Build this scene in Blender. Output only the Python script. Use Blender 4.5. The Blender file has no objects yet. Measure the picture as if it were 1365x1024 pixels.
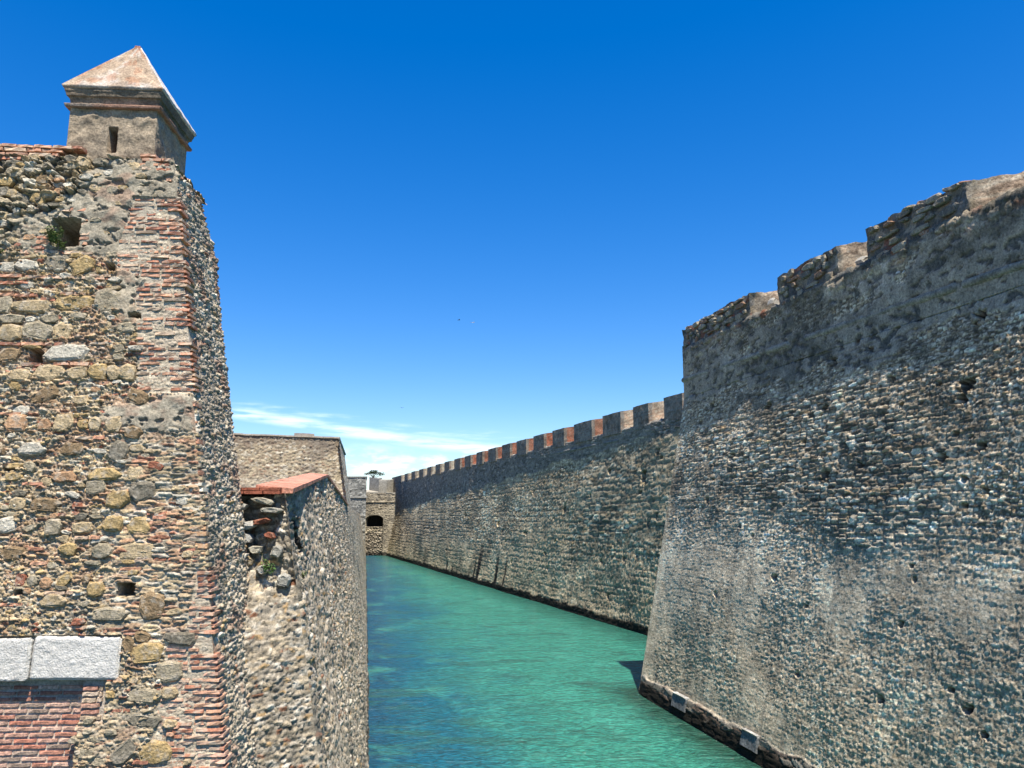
import bpy, math, random
import numpy as np
from mathutils import Vector

sc = bpy.context.scene
# ------------------------------------------------------------ camera
H = 8.5                                   # eye height above the water, metres
cam_d = bpy.data.cameras.new("camera"); cam = bpy.data.objects.new("camera", cam_d)
sc.collection.objects.link(cam); sc.camera = cam
cam.location = (0, 0, H)
cam_d.sensor_width = 36; cam_d.lens = 36 * 1025 / 1365
cam_d.clip_start = 0.1; cam_d.clip_end = 20000
cam.rotation_euler = (math.pi / 2 + math.atan(175 / 1025), 0, 0)
# ------------------------------------------------------------ sun and sky
SUN_EL = math.radians(64); SUN_AZ = math.radians(18.5)      # azimuth: right of straight behind the camera
sdir = Vector((math.sin(SUN_AZ) * math.cos(SUN_EL), -math.cos(SUN_AZ) * math.cos(SUN_EL), math.sin(SUN_EL)))
sun_d = bpy.data.lights.new("sun", 'SUN'); sun_d.energy = 5.0; sun_d.angle = math.radians(0.5)
sun_d.color = (1.0, 0.94, 0.84)
sun = bpy.data.objects.new("sun", sun_d); sc.collection.objects.link(sun)
sun.rotation_euler = sdir.to_track_quat('Z', 'Y').to_euler(); sun.location = (20, -20, 60)
world = bpy.data.worlds.new("World"); sc.world = world; world.use_nodes = True
nt = world.node_tree; N = nt.nodes; LK = nt.links; N.clear()
def wn(t, **k):
    n = N.new(t)
    for a, b in k.items(): setattr(n, a, b)
    return n
wout = wn('ShaderNodeOutputWorld'); bg = wn('ShaderNodeBackground'); bg.inputs['Strength'].default_value = 0.14
sky = wn('ShaderNodeTexSky', sky_type='NISHITA'); sky.sun_disc = False
sky.sun_elevation = SUN_EL; sky.sun_rotation = math.atan2(sdir.x, sdir.y)
sky.air_density = 1.0; sky.dust_density = 0.35; sky.ozone_density = 4.0; sky.altitude = 0
hs = wn('ShaderNodeHueSaturation'); hs.inputs['Saturation'].default_value = 1.536; hs.inputs['Value'].default_value = 1.0
hs.inputs['Hue'].default_value = 0.512; gm = wn('ShaderNodeGamma'); gm.inputs[1].default_value = 0.86; LK.new(sky.outputs[0], gm.inputs[0]); LK.new(gm.outputs[0], hs.inputs['Color'])
# thin cirrus low over the horizon: streaks and a soft bank, the same all the way round
tc = wn('ShaderNodeTexCoord'); sp = wn('ShaderNodeSeparateXYZ'); LK.new(tc.outputs['Generated'], sp.inputs[0])
def wm(op, a, b=None, c=None, clamp=False):
    n = wn('ShaderNodeMath', operation=op, use_clamp=clamp)
    for i, v in enumerate((a, b, c)):
        if v is None: continue
        if isinstance(v, (int, float)): n.inputs[i].default_value = v
        else: LK.new(v, n.inputs[i])
    return n.outputs[0]
az = wm('ARCTAN2', sp.outputs['X'], sp.outputs['Y']); el = wm('ARCSINE', sp.outputs['Z'])
def wnoise(sx, sy, scale, detail, ox=0.0):
    cx = wn('ShaderNodeCombineXYZ'); LK.new(wm('MULTIPLY', az, sx), cx.inputs[0]); LK.new(wm('MULTIPLY', el, sy), cx.inputs[1]); cx.inputs[2].default_value = ox
    t = wn('ShaderNodeTexNoise'); t.inputs['Scale'].default_value = scale; t.inputs['Detail'].default_value = detail; t.inputs['Roughness'].default_value = 0.6
    LK.new(cx.outputs[0], t.inputs['Vector']); return t.outputs[0]
def wsmooth(v, a, b):
    n = wn('ShaderNodeMapRange', interpolation_type='SMOOTHSTEP'); LK.new(v, n.inputs[0]); n.inputs[1].default_value = a; n.inputs[2].default_value = b; return n.outputs[0]
def band(a0, slope, half, nz, amp):
    c = wm('ADD', wm('MULTIPLY', az, slope), a0)
    d = wm('ABSOLUTE', wm('SUBTRACT', wm('ADD', el, wm('MULTIPLY', wm('SUBTRACT', nz, 0.5), amp)), c))
    return wm('SUBTRACT', 1.0, wsmooth(d, half * 0.15, half), clamp=True)
n1 = wnoise(1.0, 1.0, 7.0, 6.0); n2 = wnoise(1.5, 14.0, 6.0, 6.0, 3.0); n3 = wnoise(3.0, 9.0, 6.0, 7.0, 7.0)
st1 = wm('MULTIPLY', band(0.0795, -0.128, 0.011, n1, 0.012), wsmooth(n2, 0.36, 0.60))
st2 = wm('MULTIPLY', band(0.098, -0.10, 0.010, n1, 0.02), wm('MULTIPLY', wsmooth(n2, 0.48, 0.75), 0.35))
puff = wm('MULTIPLY', wsmooth(n3, 0.43, 0.58), wm('SUBTRACT', 1.0, wsmooth(wm('ADD', el, wm('MULTIPLY', wm('SUBTRACT', n1, 0.5), 0.05)), 0.066, 0.098), clamp=True))
cl = wm('MINIMUM', wm('MAXIMUM', wm('MULTIPLY', puff, 0.6), wm('MAXIMUM', wm('MULTIPLY', st1, 0.62), st2)), 0.8)
mixc = wn('ShaderNodeMix', data_type='RGBA'); LK.new(cl, mixc.inputs[0]); LK.new(hs.outputs[0], mixc.inputs[6]); mixc.inputs[7].default_value = (5.8, 6.4, 6.9, 1)
LK.new(mixc.outputs[2], bg.inputs['Color']); LK.new(bg.outputs[0], wout.inputs[0])
vs = sc.view_settings; vs.view_transform = 'Standard'; vs.look = 'None'; vs.exposure = 0.82; vs.gamma = 1.0; vs.use_curve_mapping = False

# wall coordinates of the individually placed pieces: stones (s, z, width, height, tone, tilt), brick runs (s0, s1, z, kept share), holes, merlon spans
ST = [[-2.805,12.735,0.166,0.126,"y",0],[-2.709,12.854,0.223,0.126,"g",0],[-2.724,12.97,0.232,0.106,"k",0],[-2.548,12.902,0.167,0.106,"g",0],[-2.471,12.883,0.223,0.074,"w",0],[-2.326,12.772,0.223,0.126,"b",0],[-1.877,13.02,0.141,0.182,"t",60.0],[-2.043,13.068,0.15,0.096,"k",0],[-2.03,12.962,0.169,0.085,"g",0],[-2.385,12.497,0.139,0.187,"y",60.0],[-2.254,12.564,0.13,0.146,"t",0],[-2.137,12.599,0.111,0.084,"o",0],[-2.097,12.496,0.139,0.083,"y",0],[-2.445,12.684,0.111,0.094,"t",0],[-2.709,12.571,0.11,0.104,"t",0],[-2.804,12.589,0.129,0.125,"k",0],[-2.586,12.481,0.212,0.145,"k",0],[-1.947,12.49,0.13,0.062,"w",0],[-1.677,12.666,0.159,0.126,"t",0],[-1.54,12.882,0.132,0.085,"w",0],[-1.525,12.65,0.16,0.126,"g",0],[-2.776,12.248,0.146,0.113,"t",0],[-2.753,12.146,0.146,0.092,"w",0],[-2.603,12.325,0.092,0.082,"w",0],[-2.493,13.063,0.149,0.085,"t",0],[-2.398,11.589,0.272,0.15,"w",0],[-2.666,11.563,0.216,0.14,"w",0],[-2.039,11.628,0.31,0.201,"k",0],[-1.726,11.615,0.275,0.201,"y",30.0],[-1.815,11.744,0.147,0.061,"y",0],[-1.52,11.569,0.082,0.121,"y",0],[-1.13,12.853,0.123,0.074,"t",0],[-1.363,11.135,0.31,0.307,"g",0],[-1.768,11.107,0.453,0.187,"y",8.0],[-2.267,11.058,0.431,0.176,"t",0],[-2.591,11.071,0.161,0.215,"g",0],[-2.495,10.888,0.303,0.116,"g",0],[-2.032,10.897,0.215,0.107,"g",0],[-1.695,10.942,0.235,0.088,"g",0],[-2.155,10.74,0.339,0.222,"g",0],[-1.87,10.745,0.233,0.213,"t",0],[-2.481,10.715,0.266,0.212,"t",0],[-1.783,10.468,0.518,0.191,"w",0],[-2.454,10.439,0.247,0.171,"b",0],[-2.192,10.538,0.222,0.048,"y",0],[-1.948,10.21,0.354,0.198,"t",0],[-1.629,10.214,0.24,0.161,"t",0],[-1.383,10.236,0.232,0.209,"y",0],[-1.203,10.229,0.161,0.171,"t",30.0],[-1.034,10.231,0.215,0.2,"t",0],[-0.966,10.538,0.163,0.077,"w",0],[-1.172,10.525,0.144,0.115,"g",0],[-1.161,10.42,0.126,0.086,"g",0],[-2.296,10.177,0.264,0.15,"t",0],[-1.976,9.938,0.299,0.186,"b",35.0],[-0.887,9.922,0.178,0.254,"b",60.0],[-1.547,9.877,0.176,0.112,"t",0],[-2.263,9.594,0.269,0.192,"o",0],[-1.93,9.57,0.157,0.165,"o",0],[-1.725,9.599,0.236,0.221,"t",0],[-1.487,9.582,0.123,0.11,"y",0],[-1.346,9.583,0.149,0.166,"t",0],[-1.136,9.585,0.229,0.185,"t",0],[-1.11,10.806,0.199,0.127,"g",0],[-0.887,9.486,0.185,0.147,"b",0],[-2.034,9.287,0.311,0.163,"w",0],[-1.591,9.281,0.27,0.154,"b",0],[-1.041,9.266,0.228,0.209,"k",0],[-0.824,9.295,0.176,0.091,"t",0],[-2.204,8.947,0.205,0.098,"y",0],[-1.639,8.949,0.259,0.125,"o",0],[-1.168,8.986,0.365,0.153,"y",0],[-0.811,8.988,0.227,0.162,"t",0],[-1.254,8.826,0.242,0.178,"g",0],[-0.712,8.774,0.296,0.223,"k",20.0],[-0.98,8.685,0.277,0.195,"y",20.0],[-1.805,8.622,0.324,0.149,"b",0],[-2.121,8.639,0.204,0.131,"t",0],[-1.689,8.37,0.195,0.182,"g",0],[-1.355,8.352,0.247,0.13,"t",0],[-1.011,8.404,0.24,0.166,"y",0],[-0.707,8.378,0.259,0.219,"y",0],[-0.705,8.092,0.429,0.181,"t",0],[-1.489,8.111,0.212,0.137,"y",0],[-2.113,8.062,0.285,0.154,"b",0],[-1.106,8.093,0.238,0.146,"g",0],[-0.794,7.964,0.17,0.051,"y",0],[-2.215,8.388,0.202,0.173,"w",0],[-1.975,7.775,0.117,0.152,"r",0],[-1.841,7.765,0.134,0.109,"g",0],[-1.695,7.731,0.134,0.109,"o",0],[-1.497,7.755,0.21,0.11,"y",50.0],[-1.133,7.652,0.202,0.16,"y",0],[-0.474,7.463,0.279,0.303,"b",0],[-0.945,7.384,0.386,0.133,"g",0],[-1.58,7.538,0.284,0.159,"t",0],[-0.55,7.124,0.176,0.124,"b",0],[-0.692,7.036,0.117,0.205,"b",0],[-0.484,6.952,0.318,0.221,"y",15.0],[-0.138,7.104,0.321,0.149,"k",0],[-0.222,6.738,0.301,0.22,"g",0],[-0.472,6.492,0.414,0.152,"g",0],[-0.202,6.512,0.183,0.12,"t",0],[-0.455,6.231,0.378,0.142,"k",0],[-0.633,5.899,0.341,0.187,"k",35.0],[-0.301,5.9,0.359,0.203,"y",0],[-1.75,7.243,0.082,0.107,"r",0],[-1.285,7.296,0.15,0.083,"r",0],[-1.021,5.907,0.178,0.124,"g",0],[-1.98,7.245,0.132,0.082,"y",0],[-0.156,6.186,0.148,0.095,"t",0],[-0.844,6.514,0.099,0.08,"y",0],[-0.845,6.673,0.115,0.048,"r",0],[-1.042,6.241,0.114,0.071,"g",0],[-0.786,6.119,0.147,0.078,"g",0],[-0.956,6.045,0.162,0.07,"g",0],[-0.874,5.812,0.178,0.092,"g",0],[0.059,5.793,0.082,0.062,"t",0],[-1.181,6.041,0.113,0.078,"g",0],[-1.046,6.124,0.097,0.062,"g",0],[-2.418,11.962,0.164,0.081,"o",0],[-2.595,11.916,0.145,0.071,"t",0],[-2.246,12.048,0.11,0.071,"t",0]]
BR = [[-3.142,-1.906,13.232,1.0],[-3.135,-2.126,13.179,1.0],[-3.126,-2.194,13.115,1.0],[-3.117,-2.355,13.052,0.9],[-1.179,-0.94,13.157,1.0],[-1.144,-0.762,13.094,1.0],[-1.166,-0.756,13.023,1.0],[-1.131,-0.998,12.96,1.0],[-0.988,-0.75,12.959,1.0],[-0.812,-0.736,12.81,1.0],[-2.145,-1.756,12.354,1.0],[-1.815,-1.695,12.234,1.0],[-1.808,-1.688,12.167,1.0],[-1.8,-1.671,12.101,1.0],[-1.802,-1.673,12.034,1.0],[-1.803,-1.675,11.967,1.0],[-1.805,-1.695,11.901,1.0],[-2.504,-1.609,11.777,1.0],[-2.328,-2.145,11.974,1.0],[-2.338,-2.155,11.903,1.0],[-2.384,-2.202,11.836,1.0],[-2.588,-2.407,11.866,0.8],[-2.713,-1.354,11.447,0.9],[-2.702,-2.343,11.363,0.6],[-1.628,-1.354,11.472,1.0],[-2.68,-2.214,11.202,1.0],[-1.981,-1.746,11.226,1.0],[-2.179,-1.955,11.148,1.0],[-2.017,-1.892,10.926,1.0],[-2.595,-1.547,10.575,0.85],[-1.53,-1.306,10.596,0.6],[-2.297,-2.032,10.318,1.0],[-1.927,-1.456,10.328,0.9],[-2.36,-2.113,10.261,1.0],[-1.845,-1.607,10.093,1.0],[-1.358,-1.118,10.095,1.0],[-2.477,-1.956,9.702,0.4],[-1.312,-1.171,9.75,0.6],[-1.573,-1.215,9.422,0.9],[-2.268,-1.922,9.43,0.6],[-1.106,-0.879,9.144,1.0],[-0.879,-0.686,9.14,1.0],[-2.306,-2.006,9.071,0.4],[-1.406,-1.251,8.719,0.6],[-1.655,-1.553,8.509,1.0],[-1.503,-1.401,8.526,1.0],[-0.786,-0.57,8.561,0.5],[-2.273,-1.854,8.199,0.4],[-1.944,-1.759,8.113,0.8],[-1.906,-1.655,7.951,0.8],[-1.436,-1.13,8.24,0.5],[-1.066,-0.913,7.965,0.5],[-2.179,-2.054,7.809,1.0],[-1.698,-1.364,7.622,0.7],[-2.178,-1.847,7.493,0.7],[-1.998,-1.75,7.376,0.6],[-1.361,-0.904,7.235,0.9],[-1.066,-0.941,7.195,1.0],[-0.902,-0.484,7.218,0.5],[-0.891,-0.597,6.344,0.8],[-1.195,-0.984,6.158,1.0],[-0.952,-0.733,6.006,1.0],[-0.574,-0.46,6.115,1.0],[-0.542,-0.347,5.797,1.0],[-0.203,-0.055,6.164,1.0],[-0.196,-0.097,6.085,1.0],[-1.227,-1.161,6.719,1.0],[-0.828,-0.713,6.673,1.0],[-0.757,-0.675,6.624,0.8],[-2.109,-1.852,8.868,0.3],[-1.836,-1.579,8.736,0.3],[-1.022,-0.888,7.559,0.5],[-0.599,-0.287,8.412,0.6],[-0.57,-0.258,8.474,0.6],[-0.644,-0.298,8.526,0.4],[-0.964,-0.199,7.803,0.35],[-0.888,-0.121,7.887,0.5],[-0.73,-0.027,7.998,0.5],[-0.697,-0.036,8.1,0.5],[-0.662,-0.042,8.178,0.5]]
HB = [[33.35,10.97,0.26],[34.8,10.77,0.16],[26.69,9.89,0.25],[27.02,10.62,0.17],[19.93,9.1,0.16],[21.57,10.1,0.2],[20.21,10.26,0.19],[20.67,9.44,0.13],[24.9,10.13,0.16],[28.95,6.23,0.18],[26.94,3.3,0.15],[32.99,5.23,0.16],[19.93,3.82,0.16],[19.37,3.34,0.15],[20.49,4.13,0.11],[34.95,9.18,0.19],[39.91,9.8,0.13],[22.96,3.38,0.16],[21.16,10.72,0.12],[26.93,5.5,0.11],[22.47,5.48,0.11],[26.96,13.86,0.23],[23.91,12.74,0.18],[30.92,12.88,0.23],[35.99,13.66,0.2],[22.49,11.76,0.11],[27.17,12.25,0.17],[20.92,12.06,0.26],[21.06,11.71,0.23],[24.96,13.91,0.14],[20.67,13.96,0.26],[25.76,14.36,0.14]]
MC = [[54.68,57.19],[59.5,61.97],[64.12,67.47],[69.71,73.7],[76.09,79.07],[81.44,84.56],[86.85,90.04],[92.39,95.5],[97.92,101.15],[103.7,106.59],[109.46,112.6],[115.2,118.51],[121.53,124.71],[127.69,130.93],[134.22,137.32],[140.63,144.1],[147.67,151.2],[154.76,158.16],[161.72,172.75]]
# ------------------------------------------------------------ numeric noise
def _h(ix, iy, seed):
    with np.errstate(over='ignore'):
        a = (ix.astype(np.int64) & 0xffffffff).astype(np.uint32) * np.uint32(374761393)
        b = (iy.astype(np.int64) & 0xffffffff).astype(np.uint32) * np.uint32(668265263)
        v = a + b + np.uint32((seed * 2246822519) & 0xffffffff)
        v = (v ^ (v >> np.uint32(13))) * np.uint32(1274126177)
        v = (v ^ (v >> np.uint32(16))) * np.uint32(2654435761)
        v = v ^ (v >> np.uint32(15))
    return v.astype(np.float64) / 4294967295.0
def vnoise(x, y, seed=0):
    ix = np.floor(x); iy = np.floor(y); fx = x - ix; fy = y - iy
    fx = fx * fx * (3 - 2 * fx); fy = fy * fy * (3 - 2 * fy)
    a = _h(ix, iy, seed); b = _h(ix + 1, iy, seed); c = _h(ix, iy + 1, seed); d = _h(ix + 1, iy + 1, seed)
    return (a * (1 - fx) + b * fx) * (1 - fy) + (c * (1 - fx) + d * fx) * fy
def fbm(x, y, seed=0, o=4, g=0.5):
    t = 0; w = 1.0; s = 0
    x = np.asarray(x, float); y = np.asarray(y, float); x, y = x * .84 + y * .54, y * .84 - x * .54
    for i in range(o):
        t = t + w * vnoise(x, y, seed + i); s += w; w *= g
        x, y = (x * .80 + y * .60) * 2.03 + 17.3, (y * .80 - x * .60) * 2.03 + 5.7
    return t / s
def vn3(x, y, z, seed=0):
    iz = np.floor(z); fz = z - iz; fz = fz * fz * (3 - 2 * fz); o = iz * 57.0
    return vnoise(x + o, y + o * 1.7, seed) * (1 - fz) + vnoise(x + o + 57.0, y + (o + 57.0) * 1.7, seed) * fz
def fb3(x, y, z, seed=0, o=4):
    t = 0; w = 1.0; s = 0
    for i in range(o):
        k = 2.0 ** i; t = t + w * vn3(x * k + 3.1 * i, y * k + 7.7 * i, z * k + 1.3 * i, seed + i); s += w; w *= .55
    return t / s
def sstep(a, b, x):
    t = np.clip((x - a) / (b - a), 0, 1); return t * t * (3 - 2 * t)
def cells(x, y, seed=0, jit=0.85, jity=None):
    jity = jit if jity is None else jity
    ix = np.floor(x); iy = np.floor(y)
    f1 = np.full(x.shape, 9.0); f2 = np.full(x.shape, 9.0); r = [np.zeros(x.shape) for _ in range(5)]
    for i in (-1, 0, 1):
        for j in (-1, 0, 1):
            cx = ix + i; cy = iy + j
            h1 = _h(cx, cy, seed); h2 = _h(cx, cy, seed + 11)
            dx = x - (cx + 0.5 + (h1 - 0.5) * jit); dy = y - (cy + 0.5 + (h2 - 0.5) * jity)
            d = np.sqrt(dx * dx + dy * dy); n = d < f1
            f2 = np.where(n, f1, np.minimum(f2, d)); f1 = np.where(n, d, f1)
            for k, v in enumerate((_h(cx, cy, seed + 23), _h(cx, cy, seed + 37), _h(cx, cy, seed + 51), dx, dy)):
                r[k] = np.where(n, v, r[k])
    return f1, f2, r
def lerp3(a, b, t):
    return a * (1 - t[..., None]) + np.asarray(b) * t[..., None]
def pick(pal, r):
    """colour per stone out of a weighted palette"""
    w = np.cumsum([p[3] for p in pal]); w = w / w[-1]
    idx = np.clip(np.searchsorted(w, r), 0, len(pal) - 1)
    return np.array([p[:3] for p in pal])[idx]
# ------------------------------------------------------------ materials
def nodes_of(name):
    m = bpy.data.materials.new(name); m.use_nodes = True; nt = m.node_tree; nt.nodes.clear()
    o = nt.nodes.new('ShaderNodeOutputMaterial'); b = nt.nodes.new('ShaderNodeBsdfPrincipled'); nt.links.new(b.outputs[0], o.inputs[0])
    return m, nt, b
def stone_mat(name, src, fine=30.0, bump=0.5, dist=0.01, var=0.5, rough=0.92, tint=None, streak=None):
    """albedo from the mesh's own 'albedo' attribute ('attr'), the object's colour ('obj') or a fixed colour, broken by noise"""
    m, nt, b = nodes_of(name); L = nt.links.new; A = nt.nodes.new
    if src == 'attr':
        c = A('ShaderNodeAttribute'); c.attribute_name = 'albedo'; col = c.outputs['Color']
    elif src == 'obj':
        c = A('ShaderNodeObjectInfo'); col = c.outputs['Color']
    else:
        c = A('ShaderNodeRGB'); c.outputs[0].default_value = (*src, 1); col = c.outputs[0]
    g = A('ShaderNodeNewGeometry')
    def noise(scale, det, rough_=0.6, vec=None):
        t = A('ShaderNodeTexNoise'); t.inputs['Scale'].default_value = scale; t.inputs['Detail'].default_value = det; t.inputs['Roughness'].default_value = rough_
        L(vec or g.outputs['Position'], t.inputs['Vector']); return t.outputs[0]
    n1 = noise(fine, 6, 0.7); n2 = noise(fine * 0.22, 5)
    mr = A('ShaderNodeMapRange'); L(n1, mr.inputs[0]); mr.inputs[1].default_value = 0.3; mr.inputs[2].default_value = 0.7; mr.inputs[3].default_value = 1 - var; mr.inputs[4].default_value = 1 + var * 0.8
    mr2 = A('ShaderNodeMapRange'); L(n2, mr2.inputs[0]); mr2.inputs[1].default_value = 0.3; mr2.inputs[2].default_value = 0.7; mr2.inputs[3].default_value = 1 - var * 0.5; mr2.inputs[4].default_value = 1 + var * 0.35
    mu = A('ShaderNodeMath'); mu.operation = 'MULTIPLY'; L(mr.outputs[0], mu.inputs[0]); L(mr2.outputs[0], mu.inputs[1])
    vm = A('ShaderNodeVectorMath'); vm.operation = 'SCALE'; L(col, vm.inputs[0]); L(mu.outputs[0], vm.inputs['Scale'])
    cur = vm.outputs[0]
    if tint:
        mx = A('ShaderNodeMix'); mx.data_type = 'RGBA'; n3 = noise(tint[1], 5); r3 = A('ShaderNodeMapRange'); L(n3, r3.inputs[0]); r3.inputs[1].default_value = tint[2]; r3.inputs[2].default_value = tint[2] + 0.12; r3.inputs[4].default_value = tint[3]
        L(r3.outputs[0], mx.inputs[0]); L(cur, mx.inputs[6]); mx.inputs[7].default_value = (*tint[0], 1); cur = mx.outputs[2]
    L(cur, b.inputs['Base Color']); b.inputs['Roughness'].default_value = rough; b.inputs['Specular IOR Level'].default_value = 0.15
    bp = A('ShaderNodeBump'); bp.inputs['Strength'].default_value = bump; bp.inputs['Distance'].default_value = dist; L(n1, bp.inputs['Height']); L(bp.outputs[0], b.inputs['Normal'])
    return m
M_RUB = stone_mat('rubble_masonry', 'attr', 36, 0.9, 0.016, 0.55)
M_FAR = stone_mat('weathered_masonry', 'attr', 13, 0.9, 0.05, 0.62)
M_STONE = stone_mat('single_stone', 'obj', 32, 1.0, 0.03, 0.6, tint=((0.50, 0.43, 0.33), 11.0, 0.53, 0.6))
M_BRICK = stone_mat('old_brick', 'obj', 42, 0.8, 0.012, 0.35, tint=((0.47, 0.39, 0.29), 9.0, 0.50, 0.75))
M_LINT = stone_mat('white_granite', 'attr', 48, 1.0, 0.03, 0.22)
M_LEAF = stone_mat('leaf', 'obj', 20, 0.2, 0.01, 0.4, rough=0.7)
M_WOOD = stone_mat('bark', 'obj', 20, 0.4, 0.01, 0.3)
M_FEATHER = stone_mat('feather', 'obj', 8, 0.1, 0.01, 0.15, rough=0.6)
M_GROUND = stone_mat('dry_ground', (0.22, 0.18, 0.12), 3, 0.5, 0.1, 0.4)
# ------------------------------------------------------------ object helpers
def props(o, label=None, cat=None, group=None, kind=None):
    for k, v in (('label', label), ('category', cat), ('group', group), ('kind', kind)):
        if v: o[k] = v
    return o
def empty(name, loc, **k):
    o = bpy.data.objects.new(name, None); sc.collection.objects.link(o); o.location = loc; o.empty_display_size = 0.3
    return props(o, **k)
def wloc(o):
    v = Vector(o.location)
    while o.parent: o = o.parent; v += Vector(o.location)
    return v
def link(name, me, mat=None, parent=None, loc=(0, 0, 0), color=None, kind=None, rot=None):
    """loc is in world coordinates; no parent here is ever rotated or scaled"""
    o = bpy.data.objects.new(name, me); sc.collection.objects.link(o)
    if mat and not me.materials: me.materials.append(mat)
    o.location = Vector(loc) - (wloc(parent) if parent else Vector((0, 0, 0)))
    if parent: o.parent = parent
    if color: o.color = (*color, 1)
    if rot is not None: o.rotation_euler = rot
    if kind: o['kind'] = kind
    return o
def grid_mesh(name, P, col=None, flip=False, wrap=False):
    nu, nv = P.shape[:2]
    me = bpy.data.meshes.new(name)
    idx = np.arange(nu * nv).reshape(nu, nv)
    if wrap: idx = np.vstack([idx, idx[:1]])
    q = np.stack([idx[:-1, :-1], idx[1:, :-1], idx[1:, 1:], idx[:-1, 1:]], -1).reshape(-1, 4)
    if flip: q = q[:, ::-1]
    me.vertices.add(nu * nv); me.vertices.foreach_set('co', P.reshape(-1).astype(np.float32))
    me.loops.add(q.size); me.loops.foreach_set('vertex_index', np.ascontiguousarray(q).reshape(-1).astype(np.int32))
    me.polygons.add(len(q)); me.polygons.foreach_set('loop_start', np.arange(0, q.size, 4, dtype=np.int32))
    me.update(calc_edges=True)
    if col is not None:
        a = me.color_attributes.new('albedo', 'FLOAT_COLOR', 'POINT')
        c4 = np.ones((nu * nv, 4), np.float32); c4[:, :3] = np.clip(col.reshape(-1, 3), 0.01, 0.9); a.data.foreach_set('color', c4.reshape(-1))
    return me
def displaced(P, h, flip=False):
    gu = np.gradient(P, axis=0); gv = np.gradient(P, axis=1); n = np.cross(gu, gv)
    n /= np.linalg.norm(n, axis=2, keepdims=True) + 1e-9
    if flip: n = -n
    return P + n * h[..., None]
def relief(name, P, h, col, mat, parent, flip=False, kind='stuff', wrap=False):
    me = grid_mesh(name, displaced(P, h, flip), col, flip, wrap)
    return link(name, me, mat, parent, kind=kind)
def poly_mesh(name, V, F):
    me = bpy.data.meshes.new(name); me.from_pydata([tuple(v) for v in V], [], F); me.update(); return me
def prism(name, plan, z0, z1, mat, parent=None, kind=None, color=None):
    """closed vertical prism; z0, z1 numbers or per-corner lists; plan counter-clockwise"""
    n = len(plan); a = z0 if hasattr(z0, '__len__') else [z0] * n; b = z1 if hasattr(z1, '__len__') else [z1] * n
    V = [(x, y, a[i]) for i, (x, y) in enumerate(plan)] + [(x, y, b[i]) for i, (x, y) in enumerate(plan)]
    F = [list(range(n))[::-1], list(range(n, 2 * n))] + [[i, (i + 1) % n, n + (i + 1) % n, n + i] for i in range(n)]
    return link(name, poly_mesh(name, V, F), mat, parent, color=color, kind=kind)
# box whose six faces are fine grids, roughened by a noise that is continuous in space
def rough_box(name, corners, step, amp, freq, style, mat, parent, seed=0, kind=None, round_=0.0, loc0=None):
    """corners: 8 points, bottom ring (front-left, front-right, back-right, back-left) then top ring"""
    c = [np.array(v, float) for v in corners]
    def tri(u, v, w):
        u, v, w = u[..., None], v[..., None], w[..., None]
        b = (c[0] * (1 - u) + c[1] * u) * (1 - v) + (c[3] * (1 - u) + c[2] * u) * v
        t = (c[4] * (1 - u) + c[5] * u) * (1 - v) + (c[7] * (1 - u) + c[6] * u) * v
        return b * (1 - w) + t * w
    L = [max(np.linalg.norm(c[1] - c[0]), 1e-3), max(np.linalg.norm(c[3] - c[0]), 1e-3), max(np.linalg.norm(c[4] - c[0]), 1e-3)]
    n = [max(2, int(math.ceil(l / step)) + 1) for l in L]
    cen = sum(c) / 8
    VV = []; CC = []; FF = []; base = 0
    for ax, val in ((0, 0), (0, 1), (1, 0), (1, 1), (2, 0), (2, 1)):
        o = [a for a in (0, 1, 2) if a != ax]
        A, B = np.meshgrid(np.linspace(0, 1, n[o[0]]), np.linspace(0, 1, n[o[1]]), indexing='ij')
        uvw = [None] * 3; uvw[ax] = np.full(A.shape, float(val)); uvw[o[0]] = A; uvw[o[1]] = B
        P = tri(*uvw); q = P * freq
        d = np.stack([fb3(q[..., 0], q[..., 1], q[..., 2], seed + 31 * i_) for i_ in range(3)], -1) - 0.5
        P2 = P + d * 2 * amp
        if round_:
            e = np.stack([np.minimum(x, 1 - x) * l for x, l in zip(uvw, L)], -1); e = np.sort(e, -1)
            k = sstep(round_, 0, e[..., 1]) * round_
            dv = cen - P; P2 = P2 + dv / (np.linalg.norm(dv, axis=-1, keepdims=True) + 1e-6) * k[..., None]
        along = uvw[0] * L[0] if ax != 0 else uvw[1] * L[1] + 3.3
        if ax == 2: along = uvw[0] * L[0]
        col = style(along, (P[..., 2] if ax != 2 else uvw[1] * L[1]), P)
        g = np.arange(A.size).reshape(A.shape) + base
        f = np.stack([g[:-1, :-1], g[1:, :-1], g[1:, 1:], g[:-1, 1:]], -1).reshape(-1, 4)
        if (ax == 0 and val == 0) or (ax == 1 and val == 1) or (ax == 2 and val == 0): f = f[:, ::-1]
        VV.append(P2.reshape(-1, 3)); CC.append(col.reshape(-1, 3)); FF.append(f); base += A.size
    V = np.vstack(VV); C = np.vstack(CC); F = np.vstack(FF)
    me = bpy.data.meshes.new(name)
    org = cen if loc0 is None else np.array(loc0)
    me.vertices.add(len(V)); me.vertices.foreach_set('co', (V - org).reshape(-1).astype(np.float32))
    me.loops.add(F.size); me.loops.foreach_set('vertex_index', np.ascontiguousarray(F).reshape(-1).astype(np.int32))
    me.polygons.add(len(F)); me.polygons.foreach_set('loop_start', np.arange(0, F.size, 4, dtype=np.int32)); me.update(calc_edges=True)
    a = me.color_attributes.new('albedo', 'FLOAT_COLOR', 'POINT'); c4 = np.ones((len(V), 4), np.float32); c4[:, :3] = np.clip(C, 0.01, 0.9); a.data.foreach_set('color', c4.reshape(-1))
    return link(name, me, mat, parent, loc=org, kind=kind)
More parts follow.
